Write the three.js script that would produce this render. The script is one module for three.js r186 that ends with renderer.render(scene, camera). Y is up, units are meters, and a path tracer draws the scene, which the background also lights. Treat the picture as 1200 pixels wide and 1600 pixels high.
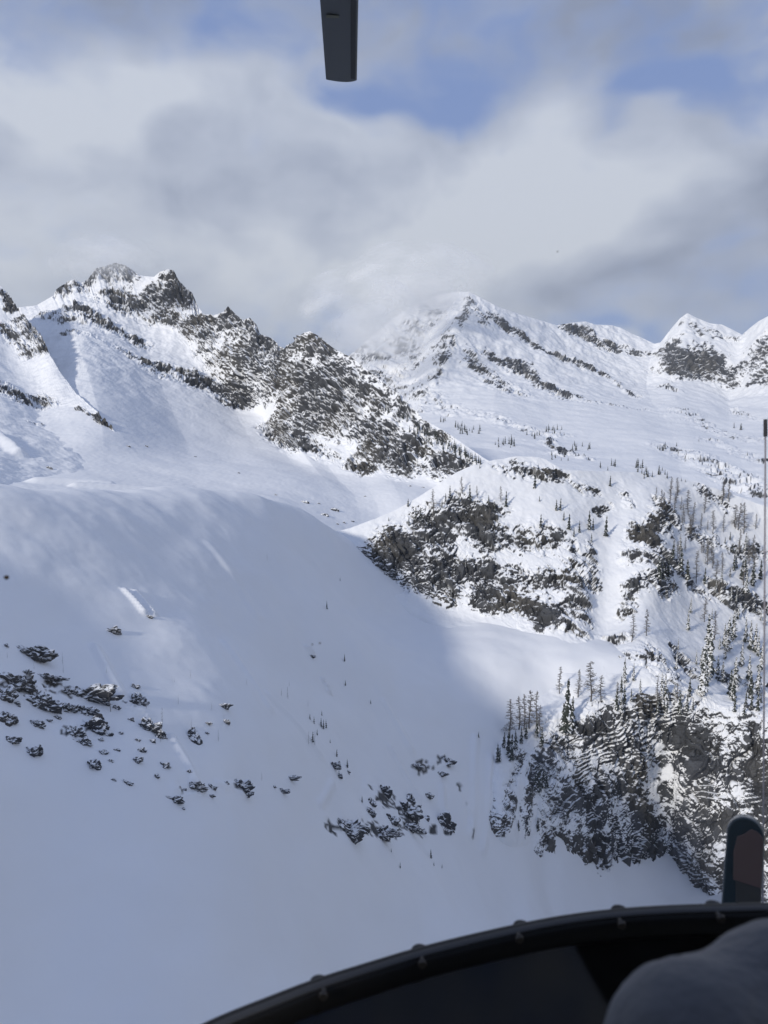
import * as THREE from 'three';
import { mergeGeometries } from 'three/addons/utils/BufferGeometryUtils.js';

// ---------------------------------------------------------------- camera, sky, sun, exposure
const scene = new THREE.Scene();
const F = 1209, PITCH = Math.atan(160 / F);                       // focal length in photograph pixels, camera tipped down
const camera = new THREE.PerspectiveCamera(2 * Math.atan(800 / F) * 180 / Math.PI, 0.75, 0.05, 20000);
camera.rotation.x = -PITCH;
camera.focus = 300; camera.userData.fStop = 9;
const renderer = new THREE.WebGLRenderer({ antialias: true });
renderer.toneMapping = THREE.LinearToneMapping;
renderer.toneMappingExposure = 1.1;
renderer.shadowMap.enabled = true;

const SUN = new THREE.Vector3(-0.62, 0.41, 0.67).normalize();
const sun = new THREE.DirectionalLight(new THREE.Color().setRGB(1.0, 0.94, 0.85), 2.75);
sun.position.copy(SUN).multiplyScalar(3000); sun.target.position.set(0, 0, 0);
sun.castShadow = true; sun.shadow.radius = 8;
Object.assign(sun.shadow.camera, { left: -2500, right: 2500, top: 2500, bottom: -2500, near: 1, far: 8000 });
scene.add(sun, sun.target);

// ---------------------------------------------------------------- seeded randomness and noise
function rng(seed) { let s = seed >>> 0; return () => { s = (s + 0x6d2b79f5) >>> 0; let t = Math.imul(s ^ (s >>> 15), 1 | s); t = (t + Math.imul(t ^ (t >>> 7), 61 | t)) ^ t; return ((t ^ (t >>> 14)) >>> 0) / 4294967296; }; }
const PERM = new Uint8Array(1024), GX = new Float32Array(256), GY = new Float32Array(256), GZ = new Float32Array(256);
{
  const r = rng(77), p = [...Array(256).keys()];
  for (let i = 255; i > 0; i--) { const j = Math.floor(r() * (i + 1)); [p[i], p[j]] = [p[j], p[i]]; }
  for (let i = 0; i < 1024; i++) PERM[i] = p[i & 255];
  for (let i = 0; i < 256; i++) { const z = 2 * r() - 1, a = 2 * Math.PI * r(), s = Math.sqrt(1 - z * z); GX[i] = s * Math.cos(a); GY[i] = s * Math.sin(a); GZ[i] = z; }
}
const clamp = (x, a = 0, b = 1) => x < a ? a : x > b ? b : x, lerp = (a, b, t) => a + (b - a) * t;
const smooth = (a, b, x) => { const t = clamp((x - a) / (b - a)); return t * t * (3 - 2 * t); };
function noise(x, y, z) {
  const ix = Math.floor(x), iy = Math.floor(y), iz = Math.floor(z), fx = x - ix, fy = y - iy, fz = z - iz;
  const u = fx * fx * fx * (fx * (fx * 6 - 15) + 10), v = fy * fy * fy * (fy * (fy * 6 - 15) + 10), w = fz * fz * fz * (fz * (fz * 6 - 15) + 10);
  const X = ix & 255, Y = iy & 255, Z = iz & 255;
  const A = PERM[X] + Y, B = PERM[X + 1] + Y, AA = PERM[A] + Z, AB = PERM[A + 1] + Z, BA = PERM[B] + Z, BB = PERM[B + 1] + Z;
  const g = (h, a, b, c) => GX[h] * a + GY[h] * b + GZ[h] * c;
  return 1.5 * lerp(
    lerp(lerp(g(PERM[AA], fx, fy, fz), g(PERM[BA], fx - 1, fy, fz), u), lerp(g(PERM[AB], fx, fy - 1, fz), g(PERM[BB], fx - 1, fy - 1, fz), u), v),
    lerp(lerp(g(PERM[AA + 1], fx, fy, fz - 1), g(PERM[BA + 1], fx - 1, fy, fz - 1), u), lerp(g(PERM[AB + 1], fx, fy - 1, fz - 1), g(PERM[BB + 1], fx - 1, fy - 1, fz - 1), u), v), w);
}
function fbm(x, y, z, n = 4) { let s = 0, a = 0.5; for (let i = 0; i < n; i++) { s += a * noise(x, y, z); a *= 0.5; x = x * 2.03 + 17.1; y = y * 2.03 + 9.2; z = z * 2.03 + 3.7; } return s; }
function ridged(x, y, z, n = 4) { let s = 0, a = 0.5; for (let i = 0; i < n; i++) { s += a * (1 - 2 * Math.abs(noise(x, y, z))); a *= 0.5; x = x * 2.07 + 5.1; y = y * 2.07 + 1.7; z = z * 2.07 + 8.3; } return s; }
const W = { id: 0, f1: 0, f2: 0 };
function worley(x, y, z) {                                          // nearest and second nearest cell, and a value of the nearest
  const ix = Math.floor(x), iy = Math.floor(y), iz = Math.floor(z); let f1 = 9, f2 = 9, id = 0;
  for (let i = -1; i < 2; i++) for (let j = -1; j < 2; j++) for (let k = -1; k < 2; k++) {
    const h = PERM[PERM[PERM[(ix + i) & 255] + ((iy + j) & 255)] + ((iz + k) & 255)];
    const dx = ix + i + PERM[h + 1] / 255 - x, dy = iy + j + PERM[h + 57] / 255 - y, dz = iz + k + PERM[h + 131] / 255 - z, d = dx * dx + dy * dy + dz * dz;
    if (d < f1) { f2 = f1; f1 = d; id = h; } else if (d < f2) f2 = d;
  }
  W.f1 = Math.sqrt(f1); W.f2 = Math.sqrt(f2); W.id = PERM[id + 200] / 255; return W;
}

// ---------------------------------------------------------------- sky: clouds over pale winter blue, the same all round
{
  const w = 4096, h = 2048, data = new Float32Array(w * h * 4), c = [0, 0, 0];
  // clumps of cloud and openings: azimuth and elevation of the middle, half width, half height, amount (degrees)
  const CLUMPS = [[-20, 17.5, 10, 4.5, .7], [-8, 13, 12, 4.5, .7], [5, 12, 10, 5, .6], [12.5, 15.5, 5, 5, .7], [22, 13, 8, 5, .5], [-14, 26, 9, 3, .3], [20, 24.5, 8, 3, .35], [2, 26.5, 8, 2.5, .25],
    [-7, 23, 4, 1.5, -.35], [1, 20.3, 5, 1.6, -.65], [11, 17.8, 2, 1.2, -.6], [20.5, 19.8, 4, 2.2, -.65], [16, 28, 4, 1.2, -.4], [-24, 20.8, 2.5, 1, -.3], [20, 5.5, 3, .7, -.5]];
  const DARKS = [[-15.5, 15, 5, 1.8, .3], [-5.5, 11.3, 3, 1.4, .3], [17, 8.5, 7, 2, .5], [23, 13, 5, 2.5, .5], [-18, 25.5, 14, 3.5, .55], [2, 26, 14, 3.5, .5], [18, 24, 9, 4, .4]];
  const BRIGHTS = [[-21, 19.3, 5, 2, .6], [-15, 20, 4, 1.2, .4], [11.5, 14.5, 5.5, 3, .9], [2, 10, 7, 3, .8], [-10, 10, 6, 2.5, .6], [-25, 10, 5, 4, .4], [14, 18.5, 3, 2, .35]];
  const sum = (list, az, el) => { let s = 0; for (const [a, e, sa, se, k] of list) { const da = (az - a) / sa, de = (el - e) / se, q = da * da + de * de; if (q < 9) s += k * Math.exp(-q); } return s; };
  for (let row = 0; row < h; row++) {
    const el = ((row + 0.5) / h - 0.5) * 180, e = el * Math.PI / 180, cy = Math.cos(e), sy = Math.sin(e);
    for (let col = 0; col < w; col++) {
      const o = (row * w + col) * 4;
      if (el < -1) { data[o] = 0.25; data[o + 1] = 0.28; data[o + 2] = 0.34; data[o + 3] = 1; continue; }
      const a = ((col + 0.5) / w - 0.5) * 2 * Math.PI, x = Math.cos(a) * cy, z = Math.sin(a) * cy;
      let az = Math.atan2(x, -z) * 180 / Math.PI;
      const wx = fbm(x * 5, sy * 9, z * 5, 3), wy = fbm(x * 5 + 40, sy * 9, z * 5, 3);
      const n3 = fbm(x * 17 + wx * 1.5, sy * 24, z * 17 + wy * 1.5, 5), n = fbm(x * 7 + wx * .5, sy * 11 + wy * .5, z * 7, 6), n2 = fbm(x * 4 + 11 + wx * .6, sy * 9 + 5, z * 4 + wy * .4, 5);
      const A = az + wx * 9, E = el + wy * 4.5;
      const cover = smooth(-.35, .62, 0.22 - .22 * smooth(19, 27, el) + n * .85 + n3 * .45 + sum(CLUMPS, A, E)), dark = clamp(.34 + n2 * .5 + n3 * .35 + sum(DARKS, A, E) - sum(BRIGHTS, A, E) * .9);
      const low = Math.exp(-Math.max(el, 0) / 12);
      c[0] = lerp(.185, .30, low); c[1] = lerp(.265, .40, low); c[2] = lerp(.50, .62, low);
      const k = cover * .93;
      const br = lerp(.615, .295, dark), t = clamp(dark * .75 + (1 - low) * .5);
      data[o] = lerp(c[0], br * lerp(.98, .91, t), k); data[o + 1] = lerp(c[1], br * lerp(1.01, 1.02, t), k); data[o + 2] = lerp(c[2], br * lerp(1.03, 1.29, t), k); data[o + 3] = 1;
    }
  }
  const sky = new THREE.DataTexture(data, w, h, THREE.RGBAFormat, THREE.FloatType);
  sky.mapping = THREE.EquirectangularReflectionMapping; sky.magFilter = sky.minFilter = THREE.LinearFilter; sky.needsUpdate = true;
  scene.background = sky; scene.environment = sky;
}

// ---------------------------------------------------------------- surveying: a sight line and a distance give a place
const SP = Math.sin(PITCH), CP = Math.cos(PITCH);
function at(px, py, d, out = new THREE.Vector3()) { const cx = (px - 600) / F, cy = (800 - py) / F, k = d / (CP + cy * SP); return out.set(cx * k, (cy * CP - SP) * k, -d); }
function seen(x, y, z) { const f = -z * CP - y * SP, u = y * CP - z * SP; return [600 + F * x / f, 800 - F * u / f, f]; }   // where a place is sighted from the eye, used to space meshes by apparent size
// survey of the finished surfaces: for each small bundle of sight lines the nearest ground
const SW = 700, SH = 820, survey = new Float32Array(SW * SH).fill(1e9), spot = new Float32Array(SW * SH * 3);
function record(x, y, z) {
  const [px, py, f] = seen(x, y, z); if (f < 1) return;
  const i = Math.floor((px + 100) / 2), j = Math.floor(py / 2); if (i < 0 || j < 0 || i >= SW || j >= SH) return;
  const k = j * SW + i; if (f < survey[k]) { survey[k] = f; spot[k * 3] = x; spot[k * 3 + 1] = y; spot[k * 3 + 2] = z; }
}
function ground(px, py) {                                           // the place on the terrain along a sight line
  const ci = (px + 100) / 2, cj = py / 2; let best = -1, bd = 1e9;
  for (let r = 0; r < 6 && best < 0; r++) for (let j = Math.floor(cj) - r; j <= cj + r; j++) for (let i = Math.floor(ci) - r; i <= ci + r; i++) {
    if (i < 0 || j < 0 || i >= SW || j >= SH) continue;
    const k = j * SW + i; if (survey[k] > 1e8) continue;
    const d = (i + .5 - ci) ** 2 + (j + .5 - cj) ** 2 + survey[k] * 1e-4; if (d < bd) { bd = d; best = k; }
  }
  return best < 0 ? at(px, py, 300) : new THREE.Vector3(spot[best * 3], spot[best * 3 + 1], spot[best * 3 + 2]);
}

// ---------------------------------------------------------------- naming and tagging
const names = new Map();
function numbered(n) { const k = names.get(n) ?? 0; names.set(n, k + 1); return k ? n + '_' + String(k).padStart(3, '0') : n; }
function tag(o, label, category, group, kind) { o.userData.label = label; if (category) o.userData.category = category; if (group) o.userData.group = group; if (kind) o.userData.kind = kind; return o; }
function mesh(name, g, m, parent) { const o = new THREE.Mesh(g, m); o.name = parent ? name : numbered(name); o.castShadow = o.receiveShadow = true; (parent ?? scene).add(o); return o; }
function thing(name, label, category, group, kind) { const o = new THREE.Group(); o.name = numbered(name); scene.add(o); return tag(o, label, category, group, kind); }

// ---------------------------------------------------------------- terrain: sheets through surveyed points, with real relief; snow lies where the relief lets it
const SNOW = [.835, .843, .85];
const terrainMat = new THREE.MeshStandardMaterial({ vertexColors: true, roughness: .88, metalness: 0 });
terrainMat.specularIntensity = .3;

function cat(a, b, c, d, t, k = 0) { if (k) { const l = b + (c - b) * t; return l * k + (1 - k) * cat(a, b, c, d, t); } return b + .5 * t * (c - a + t * (2 * a - 5 * b + 4 * c - d + t * (3 * (b - c) + d - a))); }
// samples along one direction of a control net, closer where the piece looks longer from the eye
function spacing(net, n, along) {
  const R = net.length, C = net[0].length, m = along === 'u' ? C : R, len = [];
  for (let i = 0; i < m - 1; i++) {
    let s = 0, k = 0;
    for (let j = 0; j < (along === 'u' ? R : C); j++) { const a = along === 'u' ? net[j][i] : net[i][j], b = along === 'u' ? net[j][i + 1] : net[i + 1][j]; s += Math.hypot(a[0] - b[0], a[1] - b[1]) + 4; k++; }
    len.push(s / k);
  }
  const total = len.reduce((a, b) => a + b, 0), out = [];
  for (let q = 0; q < n; q++) { let t = total * q / (n - 1), i = 0; while (i < m - 2 && t > len[i]) t -= len[i++]; out.push(i + Math.min(1, t / len[i])); }
  return out;
}
function loftGrid(net, nu, nv, tension = 0) {
  const pts = net.map((r) => r.map((p) => at(p[0], p[1], p[2]))), R = pts.length, C = pts[0].length, P = new Float32Array(nu * nv * 3);
  const U = spacing(net, nu, 'u'), V = spacing(net, nv, 'v'), col = new Float32Array(R * 3);
  for (let i = 0; i < nu; i++) {
    const ui = Math.min(C - 2, Math.floor(U[i])), ut = U[i] - ui;
    for (let r = 0; r < R; r++) { const q = (k) => pts[r][clamp(k, 0, C - 1)]; for (const [c, ax] of [[0, 'x'], [1, 'y'], [2, 'z']]) col[r * 3 + c] = cat(q(ui - 1)[ax], q(ui)[ax], q(ui + 1)[ax], q(ui + 2)[ax], ut, tension); }
    for (let j = 0; j < nv; j++) {
      const vi = Math.min(R - 2, Math.floor(V[j])), vt = V[j] - vi, q = (k, c) => col[clamp(k, 0, R - 1) * 3 + c];
      for (let c = 0; c < 3; c++) P[(j * nu + i) * 3 + c] = cat(vi ? q(vi - 1, c) : 2 * q(0, c) - q(1, c), q(vi, c), q(vi + 1, c), vi + 2 < R ? q(vi + 2, c) : 2 * q(R - 1, c) - q(R - 2, c), vt, tension * .5);
    }
  }
  return P;
}
// the crests as surveyed: where the skyline passes, sight line by sight line
const LEFT_SKYLINE = [[-200, 470], [24, 481], [56, 477], [84, 461], [88, 451], [105, 440], [116, 436], [126, 442], [135, 438], [150, 419], [169, 414], [180, 410], [195, 414], [206, 421], [217, 429], [225, 431], [240, 432], [249, 425], [262, 420], [272, 423], [279, 438], [292, 451], [300, 457], [309, 479], [319, 491], [337, 492], [349, 487], [356, 478], [369, 492], [379, 500], [390, 496], [401, 507], [406, 522], [414, 524], [427, 530], [437, 541], [446, 545], [449, 539], [456, 537], [471, 522], [484, 517], [496, 524], [512, 537], [524, 546], [550, 559], [569, 574], [595, 595], [625, 617], [651, 644], [662, 655], [700, 677], [730, 698], [760, 718], [900, 790]];
const FAR_SKYLINE = [[300, 690], [480, 605], [555, 548], [575, 531], [600, 510], [640, 479], [690, 459], [715, 456], [733, 456], [745, 462], [780, 480], [815, 492], [850, 502], [870, 508], [893, 504], [915, 502], [930, 507], [955, 508], [970, 512], [985, 520], [1003, 528], [1022, 537], [1032, 535], [1050, 512], [1062, 498], [1074, 489], [1090, 497], [1110, 505], [1128, 507], [1145, 515], [1160, 523], [1172, 512], [1185, 502], [1200, 494], [1215, 490], [1320, 450]];
function toSkyline(Q, nu, nv, line) {
  for (let i = 0; i < nu; i++) {
    let best = 0, top = 1e9; for (let j = 0; j < nv * .2; j++) { const k = (j * nu + i) * 3, s = seen(Q[k], Q[k + 1], Q[k + 2]); if (s[1] < top) { top = s[1]; best = j; } }
    const k = (best * nu + i) * 3, s = seen(Q[k], Q[k + 1], Q[k + 2]); let a = 0; while (a < line.length - 2 && line[a + 1][0] < s[0]) a++;
    const want = lerp(line[a][1], line[a + 1][1], clamp((s[0] - line[a][0]) / (line[a + 1][0] - line[a][0]))), dy = (s[1] - want) / F * s[2];
    for (let j = 0; j < nv * .4; j++) Q[(j * nu + i) * 3 + 1] += dy * Math.exp(-Math.max(0, j - best) / (nv * .07));
  }
}
function gridNormals(P, nu, nv) {
  const N = new Float32Array(P.length);
  for (let j = 0; j < nv; j++) for (let i = 0; i < nu; i++) {
    const a = (j * nu + Math.max(i - 1, 0)) * 3, b = (j * nu + Math.min(i + 1, nu - 1)) * 3, c = (Math.max(j - 1, 0) * nu + i) * 3, d = (Math.min(j + 1, nv - 1) * nu + i) * 3, o = (j * nu + i) * 3;
    const ux = P[b] - P[a], uy = P[b + 1] - P[a + 1], uz = P[b + 2] - P[a + 2], vx = P[d] - P[c], vy = P[d + 1] - P[c + 1], vz = P[d + 2] - P[c + 2];
    let x = vy * uz - vz * uy, y = vz * ux - vx * uz, z = vx * uy - vy * ux; const l = Math.hypot(x, y, z) || 1;
    N[o] = x / l; N[o + 1] = y / l; N[o + 2] = z / l;
  }
  return N;
}
// marks laid along the surface: each stroke is [x0, y0, x1, y1, radius, strength] as sighted, kept as places and metres
function strokesOn(list, P, wide = 1) {
  const n = P.length / 3, px = new Float32Array(n), py = new Float32Array(n), pf = new Float32Array(n);
  for (let i = 0; i < n; i++) { const s = seen(P[i * 3], P[i * 3 + 1], P[i * 3 + 2]); px[i] = s[0]; py[i] = s[1]; pf[i] = s[2]; }
  const find = (x, y) => { let b = 0, bd = 1e9; for (let i = 0; i < n; i++) { const d = (px[i] - x) ** 2 + (py[i] - y) ** 2 + pf[i] * .002; if (d < bd) { bd = d; b = i; } } return b; };
  return list.map(([x0, y0, x1, y1, r, k]) => { const a = find(x0, y0), b = find(x1, y1); return { ax: P[a * 3], ay: P[a * 3 + 1], az: P[a * 3 + 2], bx: P[b * 3], by: P[b * 3 + 1], bz: P[b * 3 + 2], r: r * wide * (pf[a] + pf[b]) / 2 / F, k }; });
}
function amount(strokes, x, y, z, wob) {
  let m = 0;
  for (const s of strokes) {
    const dx = s.bx - s.ax, dy = s.by - s.ay, dz = s.bz - s.az, ex = x - s.ax, ey = y - s.ay, ez = z - s.az, l = dx * dx + dy * dy + dz * dz;
    const t = l > 1e-6 ? clamp((ex * dx + ey * dy + ez * dz) / l) : 0, qx = ex - t * dx, qy = ey - t * dy, qz = ez - t * dz, d2 = qx * qx + qy * qy + qz * qz;
    if (d2 > s.r * s.r * 4) continue;
    const d = Math.sqrt(d2) / s.r + wob, v = s.k * (1 - smooth(0, 1.4, d)); if (v > m) m = v;
  }
  return m;
}
// o: rock strokes, block size in metres, relief, strata dip, snow relief
function terrain(name, label, P, nu, nv, o) {
  const n = nu * nv, B = gridNormals(P, nu, nv), rock = strokesOn(o.rock ?? [], P, o.wide), bumps = strokesOn(o.bumps ?? [], P), M = new Float32Array(n), tone = new Float32Array(n), s = o.size, dip = o.dip ?? [0, 0];
  const Q = Float32Array.from(P);
  for (let i = 0; i < n; i++) {
    const k = i * 3, x = P[k], y = P[k + 1], z = P[k + 2];
    const w1 = noise(x / (s * 3), y / (s * 3), z / (s * 3)), w2 = noise(x / s + 31, y / s, z / s);
    const w3 = noise(x / (s * 7) + 5, y / (s * 7), z / (s * 7));
    const m = M[i] = rock.length ? amount(rock, x, y, z, w1 * .42 + w2 * .25 + w3 * .35) : 0;
    let d = 0;
    d += o.swell * fbm(x / o.wave, y / o.wave, z / o.wave, 3) * (1 - .5 * m);
    d += (o.ripple ?? .1) * noise(x / 3.1, y / 3.1, z / 3.1);
    if (bumps.length) d += amount(bumps, x, y, z, 0) * (o.bump ?? 1);
    if (m > .02) {
      const yy = y + x * dip[0] + z * dip[1], ax = x + w1 * s, ay = yy * (o.strata ?? 1.5) + w2 * s * .4, az = z + w1 * s * .7;
      const c1 = worley(ax / (s * 1.9), ay / (s * 1.9), az / (s * 1.9)), big = c1.id - .5, e1 = clamp((c1.f2 - c1.f1) * 6);
      const c2 = worley(ax / (s * .7) + 9, ay / (s * .7), az / (s * .7)), mid = c2.id - .5, e2 = clamp((c2.f2 - c2.f1) * 5);
      const led = yy / (s * 1.1) * (1 + .12 * w3) + w1 * 1.3 + w2 * .35, band = smooth(-.25, .35, noise(x / (s * 2.6) + 60, y / (s * 2.2), z / (s * 2.6))), saw = led - Math.floor(led);
      d += m * o.relief * (big * 1.15 + mid * .62 + (saw - .5) * .48 * band + ridged(x / s, yy / s, z / s, 3) * .38 - (1 - e1) * .25 - (1 - e2) * .14);
      tone[i] = c2.id * .5 + c1.id * .5;
    }
    if (o.ribs) d += o.ribs * m * (noise(x / (s * 3.4), y / (s * 22), z / (s * 3.4) + 12) + .6 * noise(x / (s * 8) + 3, y / (s * 7), z / (s * 8)));
    if (o.rough) d += o.rough * (1 - (o.calm ?? 0) * smooth(.2, .62, i / n)) * (fbm(x / (o.wave * .22), y / (o.wave * .22), z / (o.wave * .22), 4) + .45 * ridged(x / (o.wave * .25), y / (o.wave * .8), z / (o.wave * .25), 4));
    const up = o.up ?? .25, bx = B[k], by = B[k + 1] + up, bz = B[k + 2], l = Math.hypot(bx, by, bz);
    Q[k] += bx / l * d; Q[k + 1] += by / l * d; Q[k + 2] += bz / l * d;
    if (o.sink) { const e = i % nu / nu, t = Math.max(0, 1 - e / .07); Q[k + 1] -= o.sink * t * t; }
    if (o.foot) { const t = Math.max(0, 1 - (1 - i / n) / .09); Q[k + 1] -= o.foot * t * t; }
  }
  if (o.crest) for (let i = 0; i < nu; i++) for (let j = 0; j < nv; j++) {      // pinnacles along the crest
    const k = (j * nu + i) * 3, f = Math.exp(-j / (nv * .05)), m = M[j * nu + i]; if (f < .02) continue;
    Q[k + 1] += f * o.crest * (.25 + m) * ridged(P[k] / (s * 1.5), 3, P[k + 2] / (s * 3), 4);
  }
  if (o.skyline) toSkyline(Q, nu, nv, o.skyline);
  const N = gridNormals(Q, nu, nv), back = o.back ? 7 : 0, total = n + back * nu, pos = new Float32Array(total * 3), col = new Float32Array(total * 3), nor = new Float32Array(total * 3);
  pos.set(Q); nor.set(N);
  const rb = o.rockColor ?? [.058, .060, .064], rw = o.rockWarm ?? [.074, .069, .060];
  for (let i = 0; i < n; i++) {
    const k = i * 3, x = P[k], y = P[k + 1], z = P[k + 2], m = M[i];
    let r = 0;
    if (m > .03) {
      const fine = fbm(x / (s * .45), y / (s * .35), z / (s * .45), 3), streak = noise(x / (s * .9), y / (s * 6), z / (s * .9)) * .6 + noise(x / (s * 2.2) + 9, y / (s * 9), z / (s * 2.2)) * .5;
      const patch = noise(x / (s * 5.2), y / (s * 4.2), z / (s * 5.2) + 40) * .62 + noise(x / (s * 2.4), y / (s * 1.8), z / (s * 2.4) + 20) * .5 + noise(x / (s * 1.1) + 4, y / (s * .7), z / (s * 1.1)) * .35;
      const steep = (o.lie ?? .6) - N[k + 1] + (B[k + 1] - N[k + 1]) * .35;
      r = smooth(-.05, .05, m * 1.25 - .80 + steep * (o.steepness ?? .85) + fine * (o.fine ?? .8) + streak * (o.streak ?? .35) + patch * (o.patches ?? .85) + (o.bare ?? 0));
      if (m < .12) r *= smooth(.03, .12, m);
    }
    record(Q[k], Q[k + 1], Q[k + 2]);
    const warm = smooth(-.2, .5, noise(x / (s * 6), y / (s * 6), z / (s * 6) + 7)) * .8, t = .62 + tone[i] * .75 + .3 * noise(x / (s * .25), y / (s * .12), z / (s * .25));
    const g = 1 + .015 * noise(x / 9, y / 9, z / 9);
    for (let c = 0; c < 3; c++) col[k + c] = lerp(SNOW[c] * g, lerp(rb[c], rw[c], warm) * t, r);
  }
  for (let b = 0; b < back; b++) for (let i = 0; i < nu; i++) {
    const k = i * 3, o2 = (n + b * nu + i) * 3, t = (b + 1) / back, x = Q[k], z = Q[k + 2], l = Math.hypot(x, z), run = o.back * t;
    pos[o2] = x * (1 + run / l); pos[o2 + 2] = z * (1 + run / l); pos[o2 + 1] = Q[k + 1] - run * (.55 + .35 * t) + 3 * noise(x / 20, b, z / 20);
    nor[o2] = x / l * .6; nor[o2 + 1] = .7; nor[o2 + 2] = z / l * .6; for (let c = 0; c < 3; c++) col[o2 + c] = SNOW[c];
  }
  const idx = new Uint32Array(((nv - 1 + back) * (nu - 1)) * 6); let q = 0;
  const quad = (a, b, c, d) => { idx[q++] = a; idx[q++] = b; idx[q++] = c; idx[q++] = b; idx[q++] = d; idx[q++] = c; };
  for (let j = 0; j < nv - 1; j++) for (let i = 0; i < nu - 1; i++) { const a = j * nu + i; quad(a, a + nu, a + 1, a + nu + 1); }
  for (let b = 0; b < back; b++) for (let i = 0; i < nu - 1; i++) { const a = b ? n + (b - 1) * nu + i : i, c = n + b * nu + i; quad(a, a + 1, c, c + 1); }
  const g = new THREE.BufferGeometry();
  g.setAttribute('position', new THREE.BufferAttribute(pos, 3)); g.setAttribute('normal', new THREE.BufferAttribute(nor, 3)); g.setAttribute('color', new THREE.BufferAttribute(col, 3)); g.setIndex(new THREE.BufferAttribute(idx, 1));
  return tag(mesh(name, g, terrainMat), label, null, null, 'structure');
}

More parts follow.
